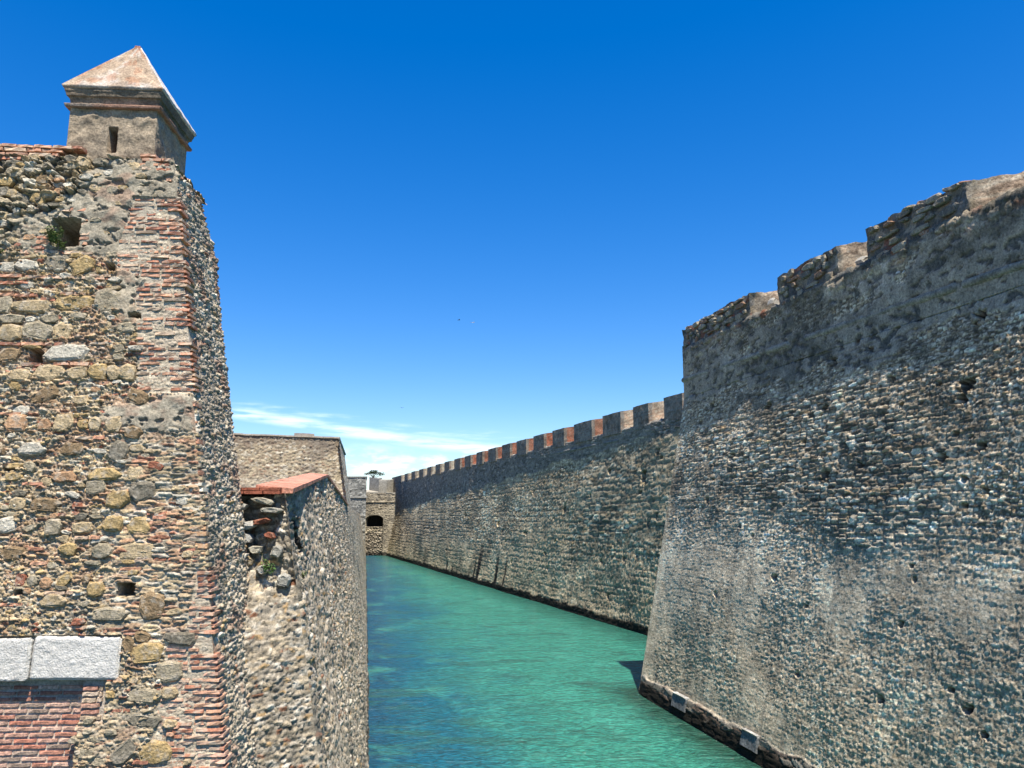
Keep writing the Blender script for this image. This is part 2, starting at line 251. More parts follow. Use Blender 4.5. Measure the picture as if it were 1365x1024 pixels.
# ------------------------------------------------------------ masonry styles (height, albedo) in wall metres
def masonry(s, z, ss, sz, amp, pal, mortar, seed, warp=0.5, rough=0.25, lo=0.03, hi=0.22, jit=0.8, tilt=0.5, small=None, jity=None, brickish=0):
    row = np.floor(z / sz); s = s + brickish * _h(row, row * 0, seed + 5) * ss * 3
    w1 = (fbm(s / ss * 0.9, z / sz * 0.9, seed + 70, 3) - 0.5) * warp * 2; w2 = (fbm(s / ss * 0.9 + 40, z / sz * 0.9, seed + 75, 3) - 0.5) * warp * 1.2
    f1, f2, (r1, r2, r3, dx, dy) = cells(s / ss + w1, z / sz + w2, seed, jit, jity)
    m = sstep(lo, hi, f2 - f1)
    h = amp * (m * (0.3 + 0.7 * r2) + m * tilt * ((r3 - 0.5) * dx * 2 + (r1 - 0.5) * dy * 2))
    col = lerp3(np.broadcast_to(np.asarray(mortar), s.shape + (3,)), (0, 0, 0), np.zeros(s.shape))
    st = pick(pal, r1) * (0.75 + 0.5 * r2)[..., None]
    if small:
        g1, g2, (q1, q2, q3, ex, ey) = cells(s / small[0] + w1 * 2, z / small[1] + w2 * 2, seed + 200, 0.9)
        mm = sstep(0.05, 0.3, g2 - g1); keep = (r3 > small[3])
        h = np.where(keep, h, small[2] * mm * (0.3 + 0.7 * q2)); 
        st = np.where(keep[..., None], st, pick(pal, q1) * (0.7 + 0.6 * q2)[..., None]); m = np.where(keep, m, mm)
    h = h + (fbm(s / ss * 5, z / sz * 5, seed + 90, 3) - 0.5) * amp * rough * 2
    col = col * (1 - m[..., None]) + st * m[..., None]
    return h, col, m
def bricks(s, z, bw, bh, seed, red, mortar):
    row = np.floor(z / bh); x = s / bw + 0.5 * (row % 2) + _h(row, row * 0, seed) * 0.3; ix = np.floor(x)
    fx = x - ix; fz = z / bh - row; m = sstep(0, 0.06, np.minimum(fx, 1 - fx)) * sstep(0, 0.22, np.minimum(fz, 1 - fz))
    r = _h(ix, row, seed + 3)
    return m, np.asarray(mortar) * (1 - m[..., None]) + np.asarray(red) * (0.6 + 0.75 * r)[..., None] * m[..., None], r
CY = dict(y=(.46, .325, .15), t=(.50, .38, .22), g=(.40, .335, .225), k=(.23, .20, .145), w=(.60, .54, .42), b=(.29, .20, .11), r=(.34, .135, .08), o=(.48, .29, .16))
PAL_FRONT = [(*CY['t'], 4), (*CY['y'], 1.6), (*CY['g'], 2.2), (*CY['k'], 1), (*CY['w'], 2.4), (*CY['b'], 1), (*CY['r'], .9), (*CY['o'], 1.1)]
PAL_GREY = [(.42, .34, .235, 3), (.56, .465, .335, 3), (.27, .215, .145, 2), (.68, .58, .44, 2.2), (.46, .32, .18, .8), (.13, .105, .075, 1.8), (.78, .70, .56, 1.0)]
PAL_LEFT = [(.47, .385, .265, 3), (.38, .325, .245, 2.5), (.58, .50, .38, 2.5), (.23, .195, .14, 1.3), (.48, .32, .16, .9), (.29, .255, .20, 1.3), (.34, .16, .09, .4), (.68, .61, .49, 1.3)]

# ============================================================ land and water
def water_mat():
    m, nt, b = nodes_of('sea_water'); L = nt.links.new; A = nt.nodes.new
    g = A('ShaderNodeNewGeometry')
    def noise(scale, det, sc_=(1, 1, 1), loc=(0, 0, 0), dist=0.0, r=0.55):
        mp = A('ShaderNodeMapping'); mp.inputs['Scale'].default_value = sc_; mp.inputs['Location'].default_value = loc; L(g.outputs['Position'], mp.inputs[0])
        t = A('ShaderNodeTexNoise'); t.inputs['Scale'].default_value = scale; t.inputs['Detail'].default_value = det; t.inputs['Distortion'].default_value = dist; t.inputs['Roughness'].default_value = r
        L(mp.outputs[0], t.inputs['Vector']); return t.outputs[0]
    def mr(v, a, b_, c=0.0, d=1.0):
        n = A('ShaderNodeMapRange'); n.interpolation_type = 'SMOOTHSTEP'; L(v, n.inputs[0]); n.inputs[1].default_value = a; n.inputs[2].default_value = b_; n.inputs[3].default_value = c; n.inputs[4].default_value = d; return n.outputs[0]
    def mix(fac, a, b_):
        n = A('ShaderNodeMix'); n.data_type = 'RGBA'; L(fac, n.inputs[0])
        for i, v in ((6, a), (7, b_)):
            if isinstance(v, tuple): n.inputs[i].default_value = (*v, 1)
            else: L(v, n.inputs[i])
        return n.outputs[2]
    def math_(op, a, b_):
        n = A('ShaderNodeMath'); n.operation = op
        for i, v in ((0, a), (1, b_)):
            if isinstance(v, (int, float)): n.inputs[i].default_value = v
            else: L(v, n.inputs[i])
        return n.outputs[0]
    sp = A('ShaderNodeSeparateXYZ'); L(g.outputs['Position'], sp.inputs[0]); X, Y = sp.outputs[0], sp.outputs[1]
    # distance from the foot of the left wall (deep channel there, shallow sand on the right)
    dl = math_('ADD', math_('SUBTRACT', X, 0.40), math_('MULTIPLY', Y, 0.188))
    dr = math_('SUBTRACT', math_('SUBTRACT', 28.68, math_('MULTIPLY', Y, 0.3307)), X)       # from the foot of the curtain
    db = math_('SUBTRACT', math_('SUBTRACT', 14.95, math_('MULTIPLY', Y, 0.225)), X)        # from the foot of the bastion
    n_big = noise(0.16, 4, (1, 0.6, 1), dist=0.6)
    deep = mr(math_('ADD', dl, math_('MULTIPLY', math_('SUBTRACT', n_big, 0.5), 11.0)), 1.5, 9.0, 1.0, 0.0)
    base = mix(deep, (0.038, 0.195, 0.140), (0.012, 0.095, 0.130))
    edge = mr(math_('ADD', dl, math_('MULTIPLY', math_('SUBTRACT', n_big, 0.5), 2.5)), 0.0, 2.6, 0.8, 0.0); base = mix(edge, base, (0.008, 0.055, 0.10))
    weed = mr(noise(0.42, 7, (0.6, 1.6, 1), dist=1.2), 0.50, 0.66, 0.0, 0.7); base = mix(weed, base, (0.030, 0.105, 0.080))
    turq = mr(noise(0.33, 5, (1, .7, 1), loc=(31, 7, 0), dist=0.5), 0.52, 0.7, 0.0, 0.45); base = mix(turq, base, (0.060, 0.275, 0.205))
    wob = math_('MULTIPLY', math_('SUBTRACT', noise(0.45, 4), 0.5), 3.0)
    e1 = mr(math_('ADD', dr, wob), 0.2, 4.5, 0.75, 0.0); base = mix(e1, base, (0.020, 0.075, 0.055))  # curtain's shadow and reflection put into the water colour
    e2 = mr(math_('ADD', math_('MAXIMUM', db, math_('MULTIPLY', math_('SUBTRACT', Y, 39.3), 1.0)), math_('MULTIPLY', wob, .6)), 0.1, 2.6, 0.85, 0.0); base = mix(e2, base, (0.020, 0.050, 0.032))  # dark reflection of the bastion and its footing put into the water colour
    fine = mr(noise(3.6, 6, (1, 1.6, 1), dist=1.0, r=.65), 0.32, 0.70, 0.6, 1.45)
    sc2 = A('ShaderNodeVectorMath'); sc2.operation = 'SCALE'; L(base, sc2.inputs[0]); L(fine, sc2.inputs['Scale'])
    L(sc2.outputs[0], b.inputs['Base Color'])
    b.inputs['Roughness'].default_value = 0.2; b.inputs['IOR'].default_value = 1.33; b.inputs['Specular IOR Level'].default_value = 0.45
    hgt = math_('ADD', math_('MULTIPLY', noise(0.8, 5, (1, 1.4, 1), dist=1.0, r=.6), 1.5), math_('MULTIPLY', noise(4.5, 4, (1, 1.4, 1), loc=(3, 1, 0), dist=0.5), 0.35))
    bp = A('ShaderNodeBump'); bp.inputs['Strength'].default_value = 0.85; bp.inputs['Distance'].default_value = 0.30; L(hgt, bp.inputs['Height']); L(bp.outputs[0], b.inputs['Normal'])
    return m
sea = link('water', poly_mesh('water', [(-6000, -6000, 0), (6000, -6000, 0), (6000, 6000, 0), (-6000, 6000, 0)], [[0, 1, 2, 3]]), water_mat())
props(sea, kind='structure')
prism('ground', [(24, -60), (200, -60), (200, 300), (-20, 300), (-20, 186), (-18, 172), (14, 60), (15, 44)], -1, 13.2, M_GROUND, kind='structure')
prism('ground', [(-200, -40), (-9, -40), (-9, 6), (-9.0, 30), (-16, 48), (-40, 168), (-40, 300), (-200, 300)], -1, 8.3, M_GROUND, kind='structure')
prism('ground', [(-40, 178), (-20.01, 178), (-20.01, 300), (-40, 300)], -1, 12.5, M_GROUND, kind='structure')

# ============================================================ WALL 1: the right bastion
def prog(a, b, f):
    out = [a]
    while out[-1] < b: out.append(out[-1] + f(out[-1]))
    out[-1] = b; return np.array(out)
BX0 = lambda Y: 6.25 - .225 * (Y - 38.67)
def bo(z): return 2.75 * np.minimum(np.maximum(z, 0) / 14.4, 1) 
def weather_right(s, z, h, col, seed, top, zb_, dark=1.0):
    """lichen, runs and render patches: marks that belong to the stone"""
    big = fbm(s * .22, z * .3, seed + 1, 4); med = fbm(s * .9, z * 1.6, seed + 2, 4)
    lich = sstep(.50, .68, med * .6 + big * .5) * dark
    col = lerp3(col, (.085, .078, .062), lich * .62)
    pale = sstep(.54, .68, fbm(s * .35 + 9, z * .4, seed + 3, 4)); col = col * (1 + .35 * pale)[..., None]
    run = sstep(.55, .8, fbm(s * 3.2, z * .22, seed + 4, 3)); col = lerp3(col, (.10, .098, .09), run * .35)
    return col
def rhole(s, z, h, col, c0, z0, w, hh, dep, seed):
    k = (np.abs((s - c0) + (fbm(s * 9, z * 9, seed, 2) - .5) * w * .8) < w / 2) & (np.abs(z - z0 + (fbm(z * 9, s * 9, seed + 1, 2) - .5) * hh * .8) < hh / 2)
    return np.where(k, -dep, h), np.where(k[..., None], np.array([.08, .075, .065]), col)
bast = empty('bastion_wall', (12, 25, 0), label='tall grey rubble bastion wall rising from the water on the right, broken merlons along its top', cat='wall')
Ys = np.concatenate([np.arange(7, 16, .25), prog(16, 39.2, lambda y: .022 + .0030 * (y - 16))])
zs = np.concatenate([np.arange(-.6, 0, .15), np.arange(0, 14.4, .036), np.arange(14.4, 16.95, .05), [16.95]])
S, Z = np.meshgrid(Ys, zs, indexing='ij')
tears = fbm(S * .55, Z * .55, 31, 4)
zr = 14.25 - .9 * sstep(.35, .75, fbm(S * .45, S * 0, 77, 3)) + (fbm(S * 2, Z * 2, 78, 3) - .5) * .8
und = (fbm(S * .25, Z * .1, 299, 3) - .5) * .22
hA, cA, mA = masonry(S, Z + und, .19, .074, .056, PAL_GREY, (.16, .13, .095), 301, warp=.3, rough=.45, lo=.02, hi=.30, tilt=.9, jity=.30, small=(.11, .045, .03, .35))
amp_lo = sstep(9.5, 6.5, Z + (fbm(S * .3, Z * .3, 298, 3) - .5) * 3); hA = hA * (1 - .45 * amp_lo)
hL, cL, mL = masonry(S, Z + und, .42, .10, .06, PAL_GREY, (.12, .10, .075), 305, warp=.3, hi=.22, tilt=.7, jity=.25, rough=.4)      # slabby courses
slab = sstep(.45, .60, fbm(S * .12, Z * .30, 311, 3)) * sstep(5.5, 8, Z) * sstep(13.8, 12.5, Z)
hA = hA * (1 - slab) + hL * slab; cA = lerp3(cA, 0, slab) + cL * slab[..., None]
smooth = np.clip(sstep(.44, .60, fbm(S * .3 + 3, Z * .35, 315, 4)) * sstep(9, 6, Z) + sstep(37.3, 38.3, S + (fbm(S, Z * 2, 317, 3) - .5) * 1.6) * sstep(8, 6, Z), 0, 1)
hA = hA * (1 - .55 * smooth); cA = lerp3(cA, (.58, .50, .38), np.maximum(smooth * .8, amp_lo * .5) * .7)
# render left on the upright upper part
gone = sstep(.50, .56, fbm(S * .9, Z * 1.3, 81, 4)) * sstep(15.3, 15.6, Z); ren = sstep(-.04, .06, Z - zr) * (1 - gone) * sstep(17.0, 16.3, Z + (fbm(S * 1.2, Z, 80, 3) - .5) * .8)
pk = sstep(.60, .66, fbm(S * 3.2, Z * 5.5, 82, 3))
hR = .05 + (fbm(S * 2.5, Z * 2.5, 83, 4) - .5) * .06 - pk * .05; cR = lerp3(np.broadcast_to(np.array([.33, .28, .22]), S.shape + (3,)), (.07, .07, .065), pk * .8)
hB, cB, mB = masonry(S, Z, .46, .27, .11, [(.20, .17, .12, 3), (.14, .13, .11, 3), (.26, .22, .16, 2), (.22, .10, .06, 1), (.10, .10, .09, 2)], (.12, .11, .09), 321, warp=.35, hi=.12, tilt=.7)
up = sstep(16.2, 16.9, Z + (fbm(S * 1.2, Z, 80, 3) - .5) * .8)
h = hA * (1 - ren) * (1 - up) + hR * ren + hB * up; col = cA * ((1 - ren) * (1 - up))[..., None] + cR * ren[..., None] + cB * up[..., None]
h += (fbm(S * .35, Z * .35, 84, 3) - .5) * .16
col = weather_right(S, Z, h, col, 330, 17, 14.4, 1 - .55 * amp_lo)
rh_ = random.Random(3)
for i in range(45):
    HB.append((rh_.uniform(15, 38.6) , rh_.uniform(6.5, 14), rh_.uniform(.04, .12)))
for i, (a, b_, w) in enumerate(HB): h, col = rhole(S, Z, h, col, a, b_, w * 1.5, w * 1.2, .3, 400 + i)
gl = sstep(.16, .02, np.abs(((Z + und) / .31 + .25 * fbm(S * .6, Z, 297, 3)) % 1 - .5)) * sstep(.44, .60, fbm(S * 1.3, Z * 3.1, 296, 4)) * (Z < 14.2) * (Z > 1) * (1 - .6 * amp_lo); h = h - .035 * gl * (h > -.2) * (1 - .5 * amp_lo); col = lerp3(col, (.10, .09, .07), gl * .4)
col = col * np.array([1.17, 1.13, 1.04]) * (1 + .14 * amp_lo)[..., None]
# footing course and the wet dark band at the waterline
foot = sstep(.86, .78, Z + (fbm(S * 1.5, Z * 0, 85, 3) - .5) * .25); h += foot * .05
hf, cf, mf = masonry(S, Z, .9, .20, .05, [(.26, .22, .165, 2), (.19, .13, .09, 2), (.34, .30, .23, 1)], (.08, .065, .05), 341, warp=.2, hi=.08)
h = np.where(foot > .5, .06 + hf - .02, h); col = np.where((foot > .5)[..., None], cf, col)
lip = sstep(.10, .04, np.abs(Z - .80 + (fbm(S * 1.5, Z * 0, 85, 3) - .5) * .25)); col = lerp3(col, (.46, .45, .41), lip * .12)
wet = sstep(.60, .45, Z + (fbm(S * 2.2, Z * 2, 86, 3) - .5) * .35); col = lerp3(col, (.022, .019, .013), wet)
P = np.stack([BX0(S) + bo(Z) , S, Z], -1)
capo = np.linspace(.15, 2.6, 12)                      # the top of the wall, running back from the face
Pc = np.stack([np.repeat((BX0(Ys) + 2.75)[:, None], 12, 1) + capo[None], np.repeat(Ys[:, None], 12, 1), np.full((len(Ys), 12), 16.95)], -1)
Sc, Oc = np.meshgrid(Ys, capo, indexing='ij'); hc, cc, _ = masonry(Sc, Oc, .3, .3, .12, PAL_FRONT, (.3, .28, .24), 351); hc = hc * .6
P = np.concatenate([P, Pc], 1); h = np.concatenate([h, hc], 1); col = np.concatenate([col, cc], 1)
h = np.where(h > -.25, h * sstep(0, .9, 39.2 - Ys)[:, None], h)
relief('rubble_facing', P, h, col, M_FAR, bast, flip=True)
# flank of the bastion behind the corner, hidden from the photograph's camera
uu = np.linspace(0, 14, 120); zz = np.linspace(-.5, 17.2, 140); U, Z = np.meshgrid(uu, zz, indexing='ij'); hh, cc, _ = masonry(U, Z, .35, .2, .1, PAL_GREY, (.12, .115, .1), 361)
relief('flank_facing', np.stack([BX0(39.2) + bo(Z) + U, 39.2 + U * .12, Z], -1), hh * .4, cc, M_FAR, bast, flip=True)
plan = lambda o: [(BX0(7) + o, 7), (BX0(7) + 16, 7), (BX0(39) + 16, 40), (BX0(39) + o, 39.05)]
prism('core', plan(3.3), -1, 17.0, M_GROUND, bast)
def st_merlon(tone, seed, red):
    def f(a, z, P):
        m, c, r = bricks(a, z, .30, .075, seed, red, tone)
        n = fbm(P[..., 0] * 1.5 + P[..., 1], P[..., 2] * 1.5 + P[..., 1] * .7, seed + 5, 4); c = lerp3(c, tone, sstep(.42, .6, n) * .45)
        d = sstep(.52, .7, fbm(P[..., 1] * 2.1, P[..., 2] * 2.1 + P[..., 0], seed + 8, 4)); return lerp3(c, np.array(tone) * .35, d * .6)
    return f
def st_blocks(seed):
    def f(a, z, P):
        hB, cB, m = masonry(a, z, .42, .24, 1, [(.22, .18, .12, 3), (.15, .14, .12, 3), (.28, .24, .18, 2), (.24, .11, .07, 1.3), (.10, .10, .09, 1)], (.14, .13, .11), seed, hi=.1)
        return cB
    return f
def merlon_b(y0, y1, z0, z1a, z1b, seed, splay=1.15, th=2.6, name='merlon'):
    x = lambda Y: BX0(Y) + 2.75 + .03
    cs = [(x(y1), y1, z0), (x(y0), y0, z0), (x(y0) + th, y0 - splay, z0), (x(y1) + th, y1 + .3, z0)]
    tp = [(x(y1), y1, z1b), (x(y0), y0, z1a), (x(y0) + th, y0 - splay, z1a + .05), (x(y1) + th, y1 + .3, z1b + .05)]
    sb = st_blocks(seed); sm = st_merlon((.44, .38, .28), seed, (.38, .28, .19))
    def f(a, z, P):
        front = sstep(.25, .1, P[..., 0] - (BX0(P[..., 1]) + 2.75)); return sb(a, z, P) * front[..., None] + sm(a, z, P) * (1 - front)[..., None]
    m = rough_box(name, cs + tp, .075, .13, 1.7, f, M_FAR, bast, seed)
    return m
ml = [merlon_b(32.6, 39.2, 16.85, 18.1, 18.05, 11), merlon_b(26.6, 30.4, 16.85, 18.12, 18.1, 12), merlon_b(20.75, 25.0, 16.85, 17.95, 18.2, 13), merlon_b(13.0, 18.3, 16.85, 18.0, 18.0, 14)]
# broken blocks along the merlon faces and tops
ROCKS = []
def make_rock(seed, nring=8):
    r = random.Random(seed); ang = [2 * math.pi * (i + r.uniform(-.3, .3)) / nring for i in range(nring)]
    rad = []
    for a in ang:
        k = 1 / max(abs(math.cos(a)), abs(math.sin(a)));  rad.append(.5 * (1 * .55 + k * .45) * r.uniform(.84, 1.14))
    V = []; F = []
    for lev, (sc_, zz_) in enumerate(((1.0, -.6), (1.03, .30), (.94, .74), (.72, .86))):
        for a, q in zip(ang, rad):
            V.append((q * sc_ * math.cos(a) * (1 if lev < 2 else r.uniform(.9, 1.05)), zz_ + (r.uniform(-.12, .12) if lev > 1 else 0), q * sc_ * math.sin(a) * (1 if lev < 2 else r.uniform(.9, 1.05))))
    for l in range(3):
        for i in range(nring): j = (i + 1) % nring; F.append([l * nring + j, l * nring + i, (l + 1) * nring + i, (l + 1) * nring + j])
    F.append([3 * nring + i for i in range(nring)][::-1])
    V = [(x, -y, z) for x, y, z in V]                  # local -Y points out of the wall
    me = poly_mesh('stone', V, [f[::-1] for f in F]); me.materials.append(M_STONE); return me
ROCKS = [make_rock(900 + i) for i in range(18)]
def rock(parent, pos, size, rot, color, rnd, name='stone'):
    """size = width, depth, height; rot = (wall yaw, tilt in the plane of the wall)"""
    o = link(name, rnd.choice(ROCKS), None, parent, loc=pos, color=color)
    o.scale = size; o.rotation_mode = 'ZYX' ; o.rotation_mode = 'XYZ'
    from mathutils import Matrix
    o.rotation_euler = (Matrix.Rotation(rot[0], 3, 'Z') @ Matrix.Rotation(rot[1], 3, 'Y')).to_euler(); return o
rnd = random.Random(5)
yawB = -math.pi / 2 + math.atan(.225)
for (y0, y1) in ((32.8, 39.0), (26.8, 30.3), (20.9, 24.9)):
    used = []
    for q in range(400):
        if len(used) > (y1 - y0) * 5.5: break
        w = rnd.uniform(.22, .8); hh = rnd.uniform(.12, .34); y = rnd.uniform(y0 + w / 2, y1 - w / 2); zc = rnd.uniform(16.9, 17.98)
        if any(abs(y - a) < (w + c) * .48 and abs(zc - b) < (hh + d) * .46 for a, b, c, d in used): continue
        used.append((y, zc, w, hh)); c = rnd.choice([(.27, .22, .15), (.21, .18, .13), (.31, .26, .18), (.27, .16, .10), (.17, .15, .12), (.33, .28, .2)])
        rock(bast, (BX0(y) + 2.75 + .0, y, zc), (w, rnd.uniform(.05, .13), hh), (yawB, rnd.uniform(-.07, .07)), c, rnd)
    y = y0
    while y < y1 - .3:
        w = rnd.uniform(.2, .7)
        if rnd.random() < .6:
            rock(bast, (BX0(y + w / 2) + 2.75 + rnd.uniform(.1, .4), y + w / 2, 18.06 + rnd.uniform(-.08, .04)), (w * .9, .26, rnd.uniform(.08, .22)), (yawB + rnd.uniform(-.4, .4), rnd.uniform(-.2, .2)), rnd.choice([(.42, .38, .31), (.33, .28, .2), (.3, .17, .11)]), rnd)
        y += w
# string course (cordon), broken away in places
def cordon(name, x_of, z_of, y0, y1, rad, parent, seed, mat, brk=.58, step=.08, tone=(.20, .19, .165)):
    ys = np.arange(y0, y1, step); an = np.linspace(-1.5, 1.5, 7); Y_, A_ = np.meshgrid(ys, an, indexing='ij')
    rr = rad * (1 - .95 * sstep(brk, brk + .05, fbm(Y_ * .7, Y_ * 0, seed, 3))) * (.85 + .3 * fbm(Y_ * 4, A_, seed + 1, 2))
    P = np.stack([x_of(Y_) - np.cos(A_) * rr * 1.1, Y_, z_of(Y_) + np.sin(A_) * rr], -1)
    col = np.array(tone) * (.5 + 1.0 * fbm(Y_ * 3, A_ * 2, seed + 2, 3))[..., None]
    return link(name, grid_mesh(name, P, col, True), mat, parent)
cordon('string_course', lambda Y: BX0(Y) + 2.80, lambda Y: 15.4 - .022 * (39.2 - Y), 14, 39.2, .15, bast, 41, M_FAR, tone=(.32, .28, .21))
# two pale slabs set in the footing course at the water
def plain(c):
    return lambda a, z, P: np.broadcast_to(np.array(c), P.shape) * (.75 + .5 * fbm(P[..., 1] * 3, P[..., 2] * 6, 3, 3))[..., None]
for (ya, yb_) in ((34.1, 35.35), (28.5, 29.55)):
    xx = lambda Y, z: BX0(Y) + 2.75 * z / 14.4
    cs = [(xx(yb_, .3) - .14, yb_, .36), (xx(ya, .3) - .14, ya, .36), (xx(ya, .3) + .2, ya, .22), (xx(yb_, .3) + .2, yb_, .22)]
    tp = [(xx(yb_, 1) - .17, yb_, .84), (xx(ya, 1) - .17, ya, .84), (xx(ya, 1) + .2, ya, .84), (xx(yb_, 1) + .2, yb_, .84)]
    rough_box('slab', cs + tp, .08, .02, 4, plain((.17, .175, .17)), M_FAR, bast, 5)
    cs = [(x, y, .845) for x, y, z in tp]; tp2 = [(x - .04, y, .91) for x, y, z in tp]
    rough_box('cap', cs + tp2, .08, .015, 4, plain((.42, .40, .36)), M_FAR, bast, 6)
# a few blocks fallen onto the sills between the merlons
for (x, y, s_, t_) in ((.5, 31.6, .45, .5), (.7, 26.2, .5, -.5), (.9, 19.6, .42, .7)):
    rock(bast, (BX0(y) + 2.75 + x, y, 17.36), (s_, .22, s_ * .8), (.3, t_), (.36, .34, .29), rnd)

# ============================================================ WALL 2: the long curtain
CX0 = lambda Y: 9.78 - .3307 * (Y - 57.15)
zbc = lambda Y: 14.67 + (9.15 - 14.67) * (Y - 56.05) / (172.9 - 56.05)
curt = empty('curtain_wall', (10, 60, 0), label='long grey curtain wall with a row of merlons receding along the far side of the moat', cat='wall')
SILL = 15.55
Ys = prog(42, 172.3, lambda y: .075 * (max(y, 50) / 57) ** 1.75)
fr = np.linspace(0, 1, 150)
def zgrid(Y):
    b = zbc(Y); return np.concatenate([np.linspace(-.5, 0, 4)[:-1], np.linspace(0, b, 150)[:-1], np.linspace(b, SILL, 34)])
Z = np.stack([zgrid(y) for y in Ys]); S = np.repeat(Ys[:, None], Z.shape[1], 1); B = zbc(S)
h, col, m = masonry(S, Z + (fbm(S * .1, Z * .1, 499, 3) - .5) * .8, .42, .15, .075, PAL_GREY, (.17, .14, .10), 501, warp=.3, rough=.45, lo=.02, hi=.32, tilt=.9, jity=.3, small=(.22, .09, .05, .35))
hL, cL, mL = masonry(S, Z, 1.1, .20, .07, PAL_GREY, (.11, .105, .095), 505, warp=.4, hi=.25)
slab = sstep(.47, .60, fbm(S * .07, Z * .25, 511, 3)) * sstep(3, 5, Z); h = h * (1 - slab) + hL * slab; col = lerp3(col, 0, slab) + cL * slab[..., None]; col = lerp3(col, (.52, .45, .34), sstep(7, 3, Z + (fbm(S * .1, Z * .2, 519, 3) - .5) * 4) * .45)
tan_ = sstep(.42, .65, fbm(S * .05, Z * .16, 515, 3)); col = lerp3(col, np.array([.46, .38, .265]), tan_ * .5)
col = weather_right(S * .7, Z * .7, h, col, 530, 17, 14, .75) * np.array([1.2, 1.14, .99])
gl = sstep(.17, .03, np.abs((Z / .55 + .5 * fbm(S * .2, Z * .5, 497, 3)) % 1 - .5)) * sstep(.40, .56, fbm(S * .25, Z * 2.1, 496, 3)) * (Z < zbc(S)); h = h - .035 * gl; col = lerp3(col, (.10, .09, .07), gl * .5)
upv = sstep(-.15, .1, Z - B + (fbm(S * .3, Z * .5, 540, 3) - .5) * 1.2)
hr, cr, mr_ = masonry(S, Z, .6, .22, .08, [(.20, .18, .15, 2), (.27, .24, .20, 2), (.34, .30, .24, 1), (.11, .10, .08, 2)], (.20, .18, .15), 541, hi=.3)
h = h * (1 - upv) + hr * upv; col = lerp3(col, 0, upv) + cr * upv[..., None]
pl = sstep(13.9, 14.4, Z + (fbm(S * .25, Z * .3, 543, 3) - .5) * 1.4) * sstep(.36, .5, fbm(S * .1, Z * 0, 545, 3)); h = h * (1 - .3 * pl) + .02; col = lerp3(col, (.25, .225, .18), pl * .45)
h += (fbm(S * .15, Z * .2, 546, 3) - .5) * .4
for k, (a, b_, w, hh) in enumerate(((59.85, 11.4, .75, 1.05), (75.0, 9.2, .5, .9), (58, 13.2, .4, .4), (66, 12.2, .35, .4), (84, 11.0, .4, .5), (62, 5.2, .4, .45), (72, 4.4, .3, .4), (58.6, 8.0, .35, .4), (95, 7.5, .5, .5), (110, 8.5, .5, .5)) + tuple((rh_.uniform(52, 130), rh_.uniform(2, 13), rh_.uniform(.15, .4), rh_.uniform(.15, .35)) for _ in range(50))): h, col = rhole(S, Z, h, col, a, b_, w, hh, .7, 550 + k)
# dark vertical gutters worn into the foot of the wall
for (yc, zt, w) in ((100.3, 5.3, .95), (101.9, 3.4, .5), (93.0, 4.1, .75), (89.8, 4.0, .4), (116, 2.4, .6), (112.9, 1.6, .7), (110.4, 1.3, .6), (131.3, 1.5, .9), (104, 1.4, .4)):
    w *= 1.8; k = sstep(w * .5, w * .25, np.abs(S - yc + (fbm(Z * 1.1, S * 0, 570, 3) - .5) * .5)) * sstep(zt + .2, zt - .8, Z); k = k * (.55 + .45 * sstep(zt, zt * .4, Z))
    h -= k * .03; col = lerp3(col, (.035, .03, .025), k * 1.0)
ft = sstep(.95, .75, Z + (fbm(S * .8, Z * 0, 575, 3) - .5) * .5); h += ft * .03 * (.4 + fbm(S * 2, Z * 3, 576, 3)); col = lerp3(col, (.33, .29, .22), ft * .05)
wet = sstep(.75, .5, Z + (fbm(S * 1.2, Z * 2, 577, 3) - .5) * .5); col = lerp3(col, (.022, .02, .015), wet)
P = np.stack([CX0(S) + 1.8 * np.clip(Z / B, 0, 1), S, Z], -1)
capo = np.linspace(.2, 2.4, 5); Pc = np.stack([np.repeat((CX0(Ys) + 1.8)[:, None], 5, 1) + capo[None], np.repeat(Ys[:, None], 5, 1), np.full((len(Ys), 5), SILL)], -1)
cc = np.broadcast_to(np.array([.42, .39, .33]), (len(Ys), 5, 3)); P = np.concatenate([P, Pc], 1); h = np.concatenate([h, np.zeros((len(Ys), 5))], 1); col = np.concatenate([col, cc], 1)
relief('rubble_facing', P, h, col, M_FAR, curt, flip=True)
prism('core', [(CX0(42) + 3.2, 42), (CX0(42) + 8, 42), (CX0(172) + 8, 172.2), (CX0(172) + 3.2, 172.2)], -1, SILL - .2, M_GROUND, curt)
for k, (y0, y1) in enumerate(MC):
    far = k >= len(MC) - 1
    tone, red = ((.52, .44, .32), (.44, .30, .20)) if k < 3 else (((.27, .15, .10), (.30, .10, .055)) if k < 12 else ((.45, .40, .30), (.38, .30, .2)))
    if k in (3,): tone = (.34, .20, .13)
    zt = 17.2 - .44 * (y0 - 55) / 117
    x = lambda Y: CX0(Y) + 1.8 - .16
    th = 2.1; sk = -.42
    cs = [(x(y1), y1, SILL - .25), (x(y0), y0, SILL - .25), (x(y0) + th, y0 + sk, SILL - .25), (x(y1) + th, y1 + .4, SILL - .25)]
    z0_ = zt - .05 * rnd.random(); tp = [(a, b_, z0_ + (.22 if i > 1 else 0)) for i, (a, b_, c) in enumerate(cs)]
    sf = st_merlon(tone, 600 + k, red); gr = st_merlon((.24, .225, .19), 650 + k, (.24, .17, .12))
    def f(a, z, P, sf=sf, gr=gr):
        front = sstep(.15, .05, P[..., 0] - (CX0(P[..., 1]) + 1.8)); return gr(a, z, P) * front[..., None] + sf(a, z, P) * (1 - front)[..., None]
    rough_box('merlon', cs + tp, .12 if k < 8 else .2, .035, 1.5, f, M_FAR, curt, 20 + k)
